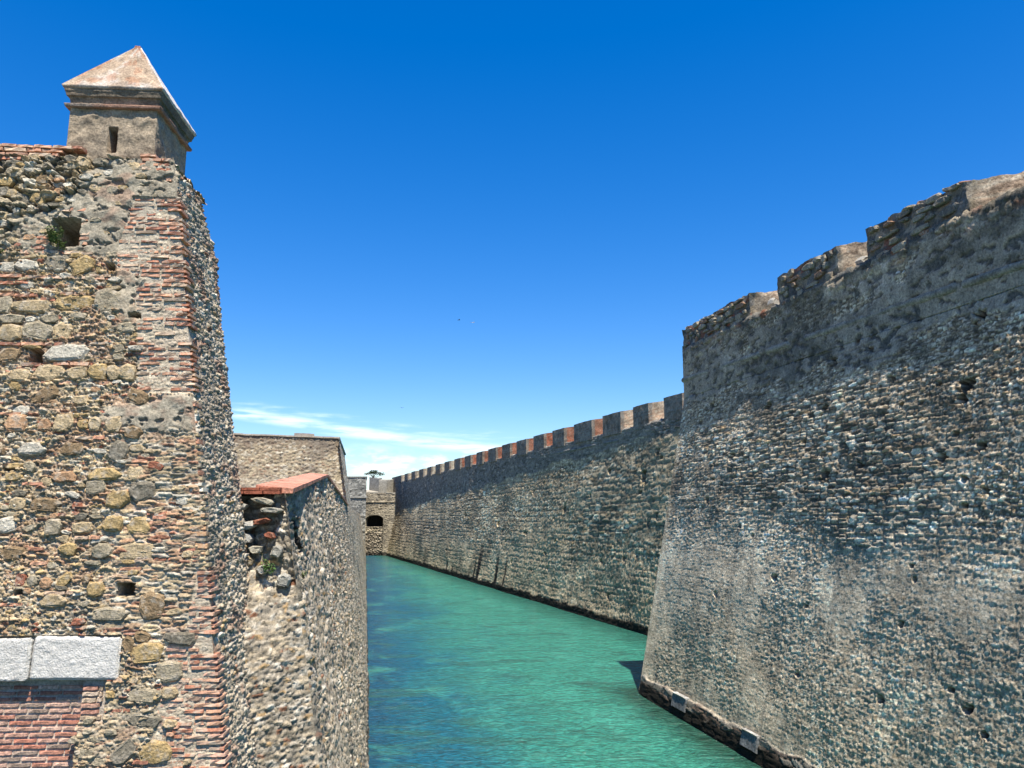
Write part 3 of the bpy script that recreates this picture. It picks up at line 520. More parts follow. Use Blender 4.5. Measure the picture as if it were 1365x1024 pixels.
cordon('string_course', lambda Y: CX0(Y) + 1.82, lambda Y: 14.75 + Y * 0, 44, 86, .14, curt, 71, M_FAR, .6, .2)

# ============================================================ WALL 3: the long low wall on the left
LX = lambda Y, z: .40 - .188 * Y - .178 * z
def ztop(Y):
    return np.interp(Y, [11.0, 24.3, 50.5, 66, 160], [8.80, 9.70, 9.10, 9.0, 8.75])
low = empty('rubble_wall', (-3, 14, 0), label='rough rubble wall with red tiled coping running along the left edge of the moat', cat='wall')
Ys = np.concatenate([[11.15], prog(11.2, 52, lambda y: .034 * (y / 12) ** 1.25), prog(52, 168, lambda y: .25 * (y / 52) ** 1.6)[1:]])
nz = 270
S = np.repeat(Ys[:, None], nz, 1); fr = np.concatenate([np.linspace(-.05, 0, 4)[:-1], np.linspace(0, 1, nz - 3)]); Z = fr[None] * ztop(Ys)[:, None]
h, col, m = masonry(S, Z, .20, .12, .072, PAL_LEFT, (.46, .39, .28), 701, warp=.55, rough=.45, hi=.33, tilt=1.1, small=(.11, .07, .045, .45))
h2, c2, m2 = masonry(S, Z, .17, .085, .060, PAL_LEFT, (.44, .375, .27), 707, warp=.5, rough=.5, hi=.3, tilt=1.1, small=(.10, .05, .035, .45))
near = sstep(17, 12.5, S + (fbm(S * .8, Z * .8, 709, 3) - .5) * 5); h = h * (1 - near) + h2 * near; col = lerp3(col, 0, near) + c2 * near[..., None]
sm = sstep(30, 60, S); h = h * (1 - .5 * sm)
col = lerp3(col, (.40, .355, .265), sstep(5.5, 1, Z) * .35 * sstep(.35, .6, fbm(S * .3, Z * .4, 711, 3)))
col = lerp3(col, (.10, .098, .085), sstep(.56, .7, fbm(S * .5, Z * .7, 713, 4)) * .55)
h += (fbm(S * .4, Z * .4, 714, 3) - .5) * .22
k = ((np.abs(S - 12.4 - (8.2 - Z) + (fbm(Z * 5, S * 5, 715, 2) - .5) * .7) < .42) & (np.abs(Z - 8.2 + (fbm(S * 6, Z * 6, 716, 2) - .5) * .2) < .26)); h = np.where(k, -.8, h); k2 = k | ((np.abs(S - 12.5 - (8.2 - Z)) < .48) & (np.abs(Z - 8.2) < .24)); col = np.where(k2[..., None], np.array([.04, .036, .03]), col)  # hole and far jamb coloured near black, painting in the hole's shade
wet = sstep(.5, .3, Z + (fbm(S * 1.2, Z * 2, 717, 3) - .5) * .4); col = lerp3(col, (.05, .045, .033), wet * .8)
h = np.where(h > -.5, h * sstep(0, .05, S - 11.15) , h)
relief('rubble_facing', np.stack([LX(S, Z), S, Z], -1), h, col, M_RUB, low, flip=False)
# broken end of the wall, facing the bridge
ws = np.arange(0, .92, .016); zz = np.arange(-.2, 8.82, .02); U, Z = np.meshgrid(ws, zz, indexing='ij'); US = U * np.interp(Z, [6.3, 8.3], [1.75, 1.03])
h2, c2, m2 = masonry(US, Z, .13, .055, .038, PAL_LEFT, (.36, .31, .235), 721, warp=.55, rough=.4, hi=.28, tilt=1.1, small=(.11, .08, .05, .4))
kk = -.25 + 1.5 * sstep(8.3, 6.3, Z + (fbm(U * 1.5, Z * 1.5, 723, 3) - .5) * .6); deep_ = sstep(.5, .62, fbm(U * 2.2, Z * 1.6, 725, 3)) * sstep(7.0, 7.8, Z) * .06
relief('broken_end', np.stack([LX(11.15, Z) - U, 11.15 - U * kk, Z], -1), (h2 - .04 - deep_) * sstep(0, .03, U), c2 * .86, M_RUB, low, flip=True)
prism('core', [(-3.75, 12.0), (LX(160, 9) - .8, 160), (LX(160, 9) - 3, 160), (-7, 13)], -1, 8.3, M_GROUND, low)
# hidden thickness below the coping, stepping up with it
yy = np.linspace(11.25, 66, 80); V = []; F = []
for i, y in enumerate(yy):
    x0 = LX(y, float(ztop(y))); V += [(x0 - .18, y, float(ztop(y)) - .25), (x0 - .18, y, float(ztop(y)) - .04), (x0 - 1.0, y, float(ztop(y)) - .04), (x0 - 1.0, y, 8.2)]
    if i:
        a = 4 * (i - 1); b_ = 4 * i
        for q in range(3): F.append([a + q, a + q + 1, b_ + q + 1, b_ + q])
link('wall_head', poly_mesh('wall_head', V, F), stone_mat('wall_head_stone', (.30, .26, .20), 20, .6, .02, .4), low)
# coping of flat red tiles, sloping up and back from the moat; cut into lengths
TER = (.56, .26, .175)
def coping_len(y0, y1, i):
    def pt(y, o, dz): z = float(ztop(y)) + dz; return (LX(y, float(ztop(y))) + .12 - o, y + o * .30, z)
    c = [pt(y0, 0, .0), pt(y0, .6, .0), pt(y1, .6, .0), pt(y1, 0, .0)]; t = [pt(y0, 0, .07), pt(y0, .6, .13), pt(y1, .6, .13), pt(y1, 0, .07)]
    def f(a, z, P): return np.array(TER) * (.65 + .7 * fbm(P[..., 1] * 2.5, P[..., 0] * 2.5, 3, 4))[..., None]
    o = rough_box('coping_tile', [c[1], c[0], c[3], c[2], t[1], t[0], t[3], t[2]], .12, .012, 3.0, f, M_RUB, low, 800 + i); return o
y = 11.12; i = 0
while y < 50:
    L_ = .55 * (1 + (y - 11) * .06); coping_len(y, min(y + L_ - .012, 50.2), i); y += L_; i += 1
# brick edging under the coping on the end face
for r_ in range(2):
    x = -3.30
    while x > -5.2:
        w = rnd.uniform(.24, .3); o = None
        cs = [(x - w, 11.05, 8.80 + r_ * .048), (x - .012, 11.05 - 0, 8.80 + r_ * .048), (x - .012, 11.5, 8.80 + r_ * .048), (x - w, 11.5, 8.80 + r_ * .048)]; tp = [(a, b_ , c + .042) for a, b_, c in cs]
        rough_box('edging_tile', cs + tp, .08, .006, 6, lambda a, z, P: np.broadcast_to(np.array((.30, .10, .06)), P.shape) * 1.0, M_RUB, low, int(x * -100)); x -= w
# pale slabs and boulders of the ragged end
for (x, z, w, hh, c) in ((-3.55, 8.70, .42, .12, (.40, .36, .27)), (-3.95, 8.64, .44, .16, (.46, .43, .36)), (-3.40, 8.57, .36, .10, (.36, .34, .28)), (-3.55, 8.42, .30, .10, (.26, .10, .06)), (-3.74, 8.36, .3, .13, (.45, .42, .36)), (-3.78, 8.18, .26, .16, (.42, .40, .35)),
                          (-3.60, 8.02, .24, .14, (.40, .36, .27)), (-3.72, 7.86, .26, .2, (.37, .28, .16)), (-3.50, 7.75, .22, .16, (.44, .42, .37)), (-3.68, 7.52, .22, .34, (.38, .29, .17)), (-3.44, 7.35, .3, .2, (.3, .29, .25)), (-3.62, 7.1, .26, .26, (.40, .30, .16)), (-3.4, 6.9, .26, .22, (.42, .40, .35)),
                          (-3.3, 6.5, .3, .26, (.3, .28, .23)), (-3.58, 6.7, .2, .3, (.36, .27, .15)), (-3.2, 6.15, .34, .2, (.42, .39, .33)), (-3.46, 6.2, .2, .26, (.25, .24, .2)), (-3.1, 5.8, .3, .3, (.34, .3, .22)), (-3.32, 5.6, .24, .2, (.44, .42, .36)), (-3.42, 8.22, .2, .12, (.27, .10, .06)), (-3.30, 8.0, .2, .2, (.32, .3, .25)), (-3.2, 7.6, .22, .22, (.42, .4, .34)), (-3.14, 7.15, .26, .2, (.36, .33, .26)), (-3.05, 6.7, .22, .2, (.42, .38, .3))):
    if z > 7.4: rock(low, (x + rnd.uniform(-.02, .02) - .02, 11.16, z), (w * .8, .16, hh * .8), (.15, rnd.uniform(-.3, .3)), c, rnd, 'boulder')

# ============================================================ WALL 4: the bastion in the middle distance, left
mid = empty('bastion', (-15, 50, 0), label='square sunlit stone bastion behind the red coping, left of the moat', cat='wall')
ZT = 13.55
A0 = np.array([-27.0, 44.6]); 
def face_mid(u, z):    # u metres left of the moat corner
    cx = LX(51, z); cy = 51 - .0 * z; d = np.array([-.924, -.382]); return np.stack([cx + d[0] * u, cy + d[1] * u + .06 * z - .5, z], -1)
U, Z = np.meshgrid(np.arange(0, 16, .065), np.concatenate([np.arange(6.0, ZT, .055), [ZT]]), indexing='ij')
h, col, m = masonry(U, Z, .22, .13, .10, [(.38, .31, .20, 3), (.29, .22, .145, 2.5), (.52, .46, .35, 2.3), (.17, .14, .10, 1.6), (.27, .17, .11, .8)], (.36, .30, .21), 741, warp=.5, hi=.35, tilt=.8)
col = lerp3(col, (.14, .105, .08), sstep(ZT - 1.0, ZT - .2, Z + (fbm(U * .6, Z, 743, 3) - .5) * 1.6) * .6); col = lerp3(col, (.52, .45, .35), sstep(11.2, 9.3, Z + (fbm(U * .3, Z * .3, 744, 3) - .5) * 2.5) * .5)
col = lerp3(col, (.17, .14, .11), sstep(.55, .68, fbm(U * .7, Z * 1.2, 745, 4)) * .6)
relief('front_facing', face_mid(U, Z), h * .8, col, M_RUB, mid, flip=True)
S, Z = np.meshgrid(np.arange(50.5, 65.2, .1), np.concatenate([np.arange(7.5, ZT, .07), [ZT]]), indexing='ij')
h, col, m = masonry(S, Z, .3, .16, .09, PAL_LEFT, (.3, .27, .22), 751, hi=.35)
Pm = np.stack([LX(S, Z), S - .5 + .06 * Z, Z], -1); relief('side_facing', Pm, h * .5, col, M_RUB, mid)
c0 = face_mid(np.array(0.), np.array(ZT)); c1 = face_mid(np.array(16.), np.array(ZT))
corner = [(c1[0] - .1, c1[1] - .12), (c0[0] + .1, c0[1] - .12), (LX(65, ZT) + .1, 65.5), (LX(65, ZT) - 12, 65.5)]
prism('core', [(c1[0], c1[1] + 1.2), (c0[0] - 1.2, c0[1] + 1.0), (LX(65, ZT) - 1, 65.4), (LX(65, ZT) - 12, 65.4)], 0, ZT - .03, M_GROUND, mid)
rough_box('parapet_cap', [(x, y, ZT) for x, y in corner] + [(x, y, ZT + .10) for x, y in corner], .2, .03, 2, plain((.40, .35, .28)), M_RUB, mid, 3)
rough_box('roof_stub', [(-14.3, 50.3, ZT + .1), (-13.1, 50.8, ZT + .1), (-13.3, 51.6, ZT + .1), (-14.5, 51.2, ZT + .1), (-14.3, 50.3, ZT + .28), (-13.1, 50.8, ZT + .28), (-13.3, 51.6, ZT + .28), (-14.5, 51.2, ZT + .28)], .2, .03, 2, plain((.32, .28, .24)), M_RUB, mid, 4)

# ============================================================ the far end: block, gate wall, things behind
def wall_grid(x0, x1, y, z0, z1, step, y2=None):
    U, Z = np.meshgrid(np.arange(x0, x1 + step, step).clip(None, x1), np.arange(z0, z1 + step, step).clip(None, z1), indexing='ij')
    t = (U - x0) / (x1 - x0); return U, Z, np.stack([U, y + ((y2 or y) - y) * t, Z], -1)
fb = empty('corner_block', (-31, 155, 0), label='grey stone block standing left of the arched gate at the far end', cat='wall')
U, Z, P = wall_grid(-36, -28.9, 154, -.5, 16.0, .14)
h, col, m = masonry(U, Z, .6, .33, .14, [(.30, .29, .25, 3), (.20, .195, .17, 2), (.38, .36, .31, 2), (.12, .115, .1, 1)], (.22, .21, .18), 761, hi=.3)
col = lerp3(col, (.10, .1, .09), sstep(.55, .7, fbm(U * .5, Z * .6, 763, 4)) * .5); relief('block_facing', P, h, col, M_FAR, fb)
prism('core', [(-36, 154.4), (-29.1, 154.4), (-31.4, 167), (-36, 167)], -1, 15.95, M_GROUND, fb)
cordon_y = None
rough_box('string_course', [(-36, 153.7, 11.9), (-28.7, 153.7, 11.9), (-28.7, 154.3, 11.9), (-36, 154.3, 11.9), (-36, 153.7, 12.2), (-28.7, 153.7, 12.2), (-28.7, 154.3, 12.2), (-36, 154.3, 12.2)], .3, .03, 1, plain((.33, .31, .26)), M_FAR, fb, 2)
rough_box('parapet_cap', [(-36, 153.8, 15.95), (-28.75, 153.8, 15.95), (-31.3, 167, 15.95), (-36, 166, 15.95), (-36, 153.8, 16.15), (-28.75, 153.8, 16.15), (-31.3, 167, 16.15), (-36, 166, 16.15)], .5, .03, 1, plain((.36, .35, .31)), M_FAR, fb, 2)
gw = empty('gate_wall', (-29, 168, 0), label='stone wall with a dark arched opening closing the far end of the moat', cat='wall')
U, Z, P = wall_grid(-33.5, -24.5, 168, -.5, 13.3, .085)
h, col, m = masonry(U, Z, .5, .3, .12, [(.33, .28, .20, 3), (.26, .22, .16, 2), (.40, .35, .27, 2), (.15, .13, .1, 1)], (.34, .29, .21), 771, hi=.3)
col = lerp3(col, (.44, .38, .28), sstep(.45, .62, fbm(U * .4, Z * .4, 773, 3)) * .5); col = lerp3(col, (.14, .125, .1), sstep(.56, .7, fbm(U * .9, Z * .5, 775, 4)) * .6)
AX, AW = -29.6, 1.85; arch = 7.55 + .95 * np.sqrt(np.clip(1 - ((U - AX) / AW) ** 2, 0, 1)); inside = (np.abs(U - AX) < AW) & (Z < arch)
opening = inside & (Z > 6.1); niche = inside & (Z <= 6.1)
hn, cn, mn = masonry(U, Z, .5, .35, .3, [(.34, .29, .22, 3), (.42, .36, .27, 2), (.18, .15, .12, 1)], (.16, .135, .10), 777, hi=.4, tilt=1)
h = np.where(niche, -.6 + hn, h); col = np.where(niche[..., None], cn, col); col = np.where((niche & (Z > 4.8) & (Z < 5.7))[..., None], np.array([.46, .39, .28]), col)
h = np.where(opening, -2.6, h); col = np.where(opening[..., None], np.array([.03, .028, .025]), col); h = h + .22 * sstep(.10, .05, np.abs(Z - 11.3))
col = lerp3(col, (.035, .03, .025), sstep(.9, .5, Z) * .9); relief('gate_facing', P, h, col, M_FAR, gw)
prism('core', [(-33.5, 171.2), (-24.5, 171.2), (-24.5, 176), (-33.5, 176)], -1, 13.2, M_GROUND, gw)
prism('gate_top', [(-33.5, 168.1), (-24.5, 168.1), (-24.5, 171.2), (-33.5, 171.2)], 12.6, 13.25, stone_mat('pale_ledge', (.45, .4, .32), 2, .3, .05, .2), gw)
def box8(x0, x1, y0, y1, z0, z1, sl=0):
    c = [(x0, y0, z0), (x1, y0, z0), (x1, y1, z0), (x0, y1, z0)]; return c + [(x, y, z1 + (sl if i > 1 else 0)) for i, (x, y, z) in enumerate(c)]
for (x0, x1, z0, z1, t, sp_) in ((-31.4, -28.9, 13.25, 16.3, .0, .9), (-28.9, -27.2, 13.25, 16.0, 1.0, 0)):
    rough_box('merlon', [(x0, 168.1 + (2.2 if sp_ else 0), z0), (x1, 168.1, z0), (x1 + (1.7 if not sp_ else 0), 172, z0), (x0, 172, z0), (x0, 168.1 + (2.2 if sp_ else 0), z1 + (.5 if sp_ else .0)), (x1, 168.1, z1), (x1 + (1.7 if not sp_ else 0), 172, z1 + .4), (x0, 172, z1 + .4)],
              .25, .04, 1, plain((.34, .31, .25) if not sp_ else (.26, .245, .21)), M_FAR, gw, 7)
rough_box('ledge_slab', box8(-33.5, -28.95, 167.9, 170.5, 13.2, 13.5, .5), .3, .04, 1, plain((.40, .36, .29)), M_FAR, gw, 8)
rough_box('ledge_slab', box8(-27.1, -24.8, 167.9, 170.5, 13.2, 13.35, .1), .3, .03, 1, plain((.40, .36, .29)), M_FAR, gw, 9)
hut = empty('white_building', (-31, 205, 12.5), label='small white building glimpsed through the gap right of the gate merlons', cat='building')
rough_box('wall', box8(-33.0, -28.5, 205, 212, 12.4, 15.7), .6, .02, 1, plain((.70, .70, .68)), M_LINT, hut, 3)
rough_box('roof', box8(-33.2, -28.3, 204.8, 212.2, 15.7, 15.9), .6, .02, 1, plain((.62, .6, .56)), M_LINT, hut, 4)
# umbrella pine on the skyline
def leaf_mesh(name, pts, size, rr, flat=.5):
    V = []; F = []
    for p in pts:
        a = rr.uniform(0, 6.28); t = rr.uniform(-flat, flat) ; s_ = size * rr.uniform(.6, 1.3)
        ux = Vector((math.cos(a), math.sin(a), t)) * s_; vx = Vector((-math.sin(a), math.cos(a), rr.uniform(-1, 1) * flat)) * s_ * .6
        i = len(V); p = Vector(p); V += [p - ux, p - vx * .9, p + ux, p + vx]; F.append([i, i + 1, i + 2, i + 3])
    return poly_mesh(name, V, F)
def tube(name, pts, rads, mat, parent, color, n=7):
    V = []; F = []
    for k, (p, r_) in enumerate(zip(pts, rads)):
        p = Vector(p); d = (Vector(pts[min(k + 1, len(pts) - 1)]) - Vector(pts[max(k - 1, 0)])).normalized(); a = d.orthogonal().normalized(); b_ = d.cross(a)
        for i in range(n): t = 2 * math.pi * i / n; V.append(p + (a * math.cos(t) + b_ * math.sin(t)) * r_)
        if k:
            for i in range(n): F.append([(k - 1) * n + i, (k - 1) * n + (i + 1) % n, k * n + (i + 1) % n, k * n + i])
    return link(name, poly_mesh(name, V, F), mat, parent, color=color)
rr = random.Random(8)
TX, TY, TZ = -44.3, 248, 12
pine = empty('umbrella_pine', (TX, TY, TZ), label='flat topped pine tree on the skyline above the far gate', cat='tree')
tube('trunk', [(TX + .2, TY, TZ), (TX, TY, 19.5), (TX + .1, TY, 21.2)], [.3, .24, .15], M_WOOD, pine, (.09, .07, .05))
for k in range(9):
    a = k * .7 + rr.uniform(-.2, .2); L_ = rr.uniform(1.3, 2.2); tube('branch', [(TX, TY, 19.4 + .12 * k), (TX + math.cos(a) * L_ * .5, TY + math.sin(a) * L_ * .5, 20.6 + .1 * k), (TX + math.cos(a) * L_, TY + math.sin(a) * L_, 21.6 + rr.uniform(-.5, .4))], [.12, .08, .04], M_WOOD, pine, (.09, .07, .05), 5)
pts = []
for k in range(34):
    a = rr.uniform(0, 6.28); r_ = 2.8 * math.sqrt(rr.random()); cz = 22.6 - .28 * r_ ** 1.4 + rr.uniform(-.35, .25); cx, cy = TX + r_ * math.cos(a), TY + r_ * math.sin(a)
    for q in range(26): pts.append((cx + rr.gauss(0, .34), cy + rr.gauss(0, .34), cz + rr.gauss(0, .14)))
link('crown', leaf_mesh('crown', pts, .24, rr), M_LEAF, pine, color=(.035, .06, .025))
bsh = empty('shrub', (-45.5, 230, 12), label='low dark shrub on the skyline just left of the pine tree', cat='shrub')
pts = [(-46.2 + rr.gauss(0, .9), 230 + rr.gauss(0, .8), 18.6 + rr.gauss(0, .45)) for _ in range(260)]
link('foliage', leaf_mesh('foliage', pts, .2, rr), M_LEAF, bsh, color=(.05, .07, .04)); tube('stem', [(-45.8, 230, 12), (-46.2, 230, 18.6)], [.2, .1], M_WOOD, bsh, (.09, .07, .05))

# ============================================================ THE TOWER on the left
C0 = np.array([-3.69, 9.3]); R_ = np.array([.9976, .0695]); U_ = np.array([-.0695, .9976]); BF = .05; BS = .16
yawT = math.atan2(R_[1], R_[0])
def F3(s, z, out=0.0):
    s = np.asarray(s, float); z = np.asarray(z, float); o = BF * (z - H) - out
    return np.stack([C0[0] + R_[0] * s + U_[0] * o, C0[1] + R_[1] * s + U_[1] * o, z + 0 * s], -1)
def T3(t, z):           # moat side; t metres back from the corner plane
    b = -BS * (z - H); return np.stack([C0[0] + R_[0] * b + U_[0] * t, C0[1] + R_[1] * b + U_[1] * t, z + 0 * t], -1)
corner_s = lambda z: -BS * (z - H)
tow = empty('watch_tower', (-4, 10, 0), label='ruined brick and rubble corner tower with a small peaked sentry box, nearest on the left', cat='tower')
ZTOP = 13.10
def q_left(z):          # left edge of the brick quoin
    return np.interp(z, [5.6, 6.2, 6.5, 7.0, 7.2, 7.9, 9.9, 10.0, 11.3, 11.45, 11.6, 11.9, 12.15, 12.35, 12.6], [-.42, -.30, -.28, -.26, -.06, 0.02, -.98, -.86, -1.02, -.92, -1.28, -1.30, -1.25, -1.2, -1.18])
tt = np.concatenate([np.linspace(0, 1, 330) ** 1.0])
zz = np.concatenate([np.linspace(-.4, 5.3, 40)[:-1], np.arange(5.3, ZTOP, .0125), [ZTOP]])
Z = np.repeat(zz[None], 330, 0); e = np.linspace(0, 1, 330)[:, None]
S = -3.6 * (1 - e) + 0 * Z; S = -3.6 + e * (corner_s(Z) + 3.6)
def ell(s0, z0, a, b, k=.5, seed=0): return sstep(1.25, .8, np.sqrt(((S - s0) / a) ** 2 + ((Z - z0) / b) ** 2) + (fbm(S * 4, Z * 4, seed + 900, 4) - .5) * k * 2)
h, col, m = masonry(S, Z, .12, .043, .044, PAL_FRONT, (.62, .52, .37), 801, warp=.5, rough=.7, hi=.26, tilt=1.0, jity=.6, small=(.05, .026, .03, .45))
loose = sstep(.3, .55, ell(-2.75, 12.65, 1.15, .55, .4, 1)) + sstep(.3, .55, ell(-1.5, 12.95, .5, .16, .4, 2)); loose = np.clip(loose, 0, 1)
hl, cl_, ml_ = masonry(S, Z, .17, .085, .12, [(*CY['g'], 3), (*CY['k'], 2), (*CY['w'], 1.6), (*CY['t'], 2), (*CY['y'], .8)], (.17, .16, .135), 811, warp=.45, rough=.4, hi=.22, tilt=.9)
h = h * (1 - loose) + (hl - .05) * loose; col = lerp3(col, 0, loose) + cl_ * loose[..., None]
course = sstep(-.06, .02, S - q_left(Z)) * sstep(9.62, 9.35, Z) * sstep(6.9, 7.2, Z)      # thin slabs along the corner, between the two brick runs
hq, cq, mq = masonry(S, Z, .19, .042, .045, [(*CY['t'], 3), (*CY['o'], 2), (*CY['w'], 2), (*CY['r'], .8), (*CY['k'], .6)], (.58, .51, .39), 821, warp=.25, hi=.25, tilt=.5); wc = np.clip(sstep(-1.15, -.85, S) * sstep(9.55, 9.3, Z) * sstep(6.9, 7.2, Z) * .9, 0, 1)
h = h * (1 - wc) + hq * wc; col = lerp3(col, 0, wc) + cq * wc[..., None]
plas = np.clip(ell(-1.45, 12.35, .55, .55, .5, 3) + ell(-1.05, 11.3, .28, .4, .5, 4) + ell(-.6, 9.72, .62, .24, .45, 5) + ell(-1.0, 12.85, .45, .3, .4, 6) + ell(-2.15, 12.05, .5, .28, .5, 7) * .8 + ell(-.85, 6.2, .35, .3, .6, 8) * .5, 0, 1)
pc = sstep(.60, .66, fbm(S * 9, Z * 14, 831, 3)); hp = .028 + (fbm(S * 6, Z * 8, 833, 5) - .5) * .05 - pc * .03; cp = lerp3(np.broadcast_to(np.array([.40, .345, .25]), S.shape + (3,)), (.20, .17, .13), pc * .6) * (.8 + .4 * fbm(S * 2, Z * 2, 835, 4))[..., None]
h = h * (1 - plas) + hp * plas; col = lerp3(col, 0, plas) + cp * plas[..., None]
grime = sstep(.53, .66, fbm(S * 1.6, Z * 2.2, 837, 4)); col = lerp3(col, (.18, .155, .115), grime * .32); col = col * (1 - .12 * sstep(9.5, 11, Z + (fbm(S * 1.2, Z, 836, 3) - .5) * 2))[..., None]
warm = sstep(.48, .62, fbm(S * 1.1 + 5, Z * 1.4, 838, 3)) * sstep(11.8, 10.5, Z); col = lerp3(col, (.46, .33, .20), warm * .28); redd = sstep(.56, .66, fbm(S * 3 + 5, Z * 5, 839, 3)) * .35; col = lerp3(col, (.33, .15, .09), redd)
h += (fbm(S * 1.3, Z * 1.3, 841, 3) - .5) * .06
quo = sstep(-.05, 0, S - q_left(Z)) * (((Z > 9.98) & (Z < 12.56)) | (Z < 7.86)); h = np.where(quo > .5, h * .3 - .006, h); col = np.where((quo > .5)[..., None], lerp3(col, (.50, .43, .32), S * 0 + .75), col)
for (s0, s1, z0, z1, dep) in ((-2.154, -1.80, 11.86, 12.24, .55), (-2.22, -2.06, 10.34, 10.50, .35), (-1.45, -1.335, 11.545, 11.65, .35), (-.90, -.69, 7.575, 7.72, .40), (-1.18, -1.06, 12.81, 12.875, .2), (-1.30, -1.20, 10.2, 10.26, .12), (-2.02, -1.92, 7.60, 7.66, .15), (-1.65, -1.52, 8.9, 8.95, .12), (-2.35, -2.2, 9.02, 9.07, .12), (-1.1, -.95, 10.93, 11.0, .15), (-1.72, -1.6, 8.33, 8.37, .12), (-.60, -.5, 6.22, 6.28, .12)):
    j = (fbm(S * 12, Z * 12, 851, 2) - .5) * .03; k = (S + j > s0) & (S + j < s1) & (Z + j > z0) & (Z + j < z1); h = np.where(k, -dep, h); col = np.where(k[..., None], np.array([.30, .22, .14]), col)
# recess of the walled-up opening under the lintel
pan = (S < -1.17) & (Z < 6.67); h = np.where(pan, -.102, h); pan2 = (S > -1.17) & (S < -.90) & (Z < 6.70) & (Z > 6.22); h = np.where(pan2, -.03, h); col = np.where((pan | pan2)[..., None], np.array([.47, .40, .32]) * (.85 + .3 * fbm(S * 9, Z * 9, 853, 3))[..., None], col)
lin = (S < -.77) & (Z > 6.66) & (Z < 7.15); h = np.where(lin, -.04, h)
P = F3(S, Z)
ce = sstep(0, .02, corner_s(Z) - S); h = np.where(h > -.1, h * ce, h)
relief('rubble_facing', P, h, col, M_RUB, tow)
# moat side of the tower
tq = np.linspace(0, 1, 120); zz2 = np.concatenate([np.linspace(-.4, 5.2, 40)[:-1], np.arange(5.2, 13.0, .0135), [13.0]])
Z = np.repeat(zz2[None], 120, 0); t0 = BF * (Z - H); ragged = 1.72 - .04 * np.maximum(Z - 10, 0) - .30 * sstep(12.1, 12.9, Z) + (fbm(Z * 2.2, Z * 0, 861, 4) - .5) * .22
T = t0 + tq[:, None] * (ragged - t0)
h, col, m = masonry(T, Z, .16, .060, .036, PAL_LEFT, (.58, .49, .35), 871, warp=.5, rough=.5, hi=.3, tilt=1.1, jity=.6, small=(.08, .035, .028, .4))
col = lerp3(col, (.56, .47, .34), sstep(.46, .62, fbm(T * 1.5, Z * 1.5, 873, 4)) * .6); col = lerp3(col, (.14, .13, .11), sstep(.56, .68, fbm(T * 2, Z * .8, 875, 4)) * .35)
col = lerp3(col, (.28, .13, .08), sstep(.6, .66, fbm(T * 3, Z * 4, 877, 3)) * .5)
qz = (((Z > 9.98) & (Z < 12.56)) | (Z < 7.86)); Tq = T - t0; h *= sstep(0, .02, Tq) * np.where(qz, .15 + .85 * sstep(.12, .3, Tq + (fbm(Z * 8, Z * 0, 879, 2) - .5) * .15), 1); h += (fbm(T, Z * .8, 878, 3) - .5) * .08 * sstep(0, .2, tq[:, None])
relief('side_facing', T3(T, Z), h, col, M_RUB, tow)
# back of the tower and its top
pl4 = lambda z, i: [tuple(F3(-3.6, z)[:2] + U_ * i), tuple(F3(corner_s(z) - i, z)[:2] + U_ * i), tuple(T3(np.array(1.2), np.array(float(z)))[:2] - R_ * i), tuple(F3(-3.6, z)[:2] + U_ * 1.66)]
a_, b_ = pl4(-1, .62), pl4(12.5, .62); n = 4
V = [(x, y, -1) for x, y in a_] + [(x, y, 12.5) for x, y in b_]
# the core is set well back, so that the holes stay open
link('core', poly_mesh('core', V, [[3, 2, 1, 0], [4, 5, 6, 7]] + [[i, (i + 1) % 4, 4 + (i + 1) % 4, 4 + i] for i in range(4)]), stone_mat('core_rubble', (.25, .2, .15), 20, .6, .02, .4), tow)
ts = np.linspace(0, 1, 90); tu = np.linspace(0, 1, 40); A, B = np.meshgrid(ts, tu, indexing='ij'); Pt = F3(-3.6 + A * (corner_s(ZTOP) + 3.6), ZTOP) + np.stack([U_[0] * B * 1.4, U_[1] * B * 1.4, 0 * B], -1)
h, col, m = masonry(A * 3, B * 1.4, .16, .12, .07, PAL_FRONT, (.3, .27, .22), 881); relief('top_rubble', Pt, h - .06, col, M_RUB, tow, flip=False)
Zb = np.repeat(np.linspace(-.4, 12.2, 200)[None], 40, 0); Wb = np.repeat(np.linspace(0, 3, 40)[:, None], 200, 1)
h, col, m = masonry(Wb, Zb, .25, .15, .09, PAL_LEFT, (.3, .27, .22), 885); Pb = T3(Wb * 0 + 1.5, Zb) - np.stack([R_[0] * Wb, R_[1] * Wb, 0 * Wb], -1)
relief('back_facing', Pb, h, col, M_RUB, tow)
# ---- stones that can be told apart, each its own piece
rnd = random.Random(21)
def on_front(s, z, out): return tuple(F3(s, z, out))
def jit(c, a=.12): k = 1 + rnd.uniform(-a, a); return tuple(v * k for v in c)
occ = []
for (s, z, w, hh, c, rot) in ST:
    o = rock(tow, on_front(s, z, -.004), (w * 1.06, rnd.uniform(.05, .075), hh * 1.08), (yawT, math.radians(-rot) if rot else rnd.uniform(-.08, .08)), jit(CY[c]), rnd)
    occ.append((s, z, w, hh))
def free(s, z, w, hh):
    if s + w / 2 > corner_s(z) - .02 or s - w / 2 < -3.4: return False
    if ((9.95 < z < 12.6) or z < 7.9) and s + w / 2 > q_left(z) - .04: return False
    for (a, b_, c, d) in ((-2.24, -1.70, 11.78, 12.32), (-2.3, -2.0, 10.28, 10.55), (-1.5, -1.3, 11.5, 11.7), (-.96, -.62, 7.52, 7.78), (-9, -.74, 6.6, 7.2), (-9, -.85, 5.6, 6.7), (-9, -2.0, 12.96, 14), (-.95, .3, 9.4, 10.0)):
        if a - w / 2 < s < b_ + w / 2 and c - hh / 2 < z < d + hh / 2: return False
    for (a, b_, c, d) in occ:
        if abs(s - a) < (w + c) / 2 * .92 and abs(z - b_) < (hh + d) / 2 * .95: return False
    return True
n = 0; tries = 0
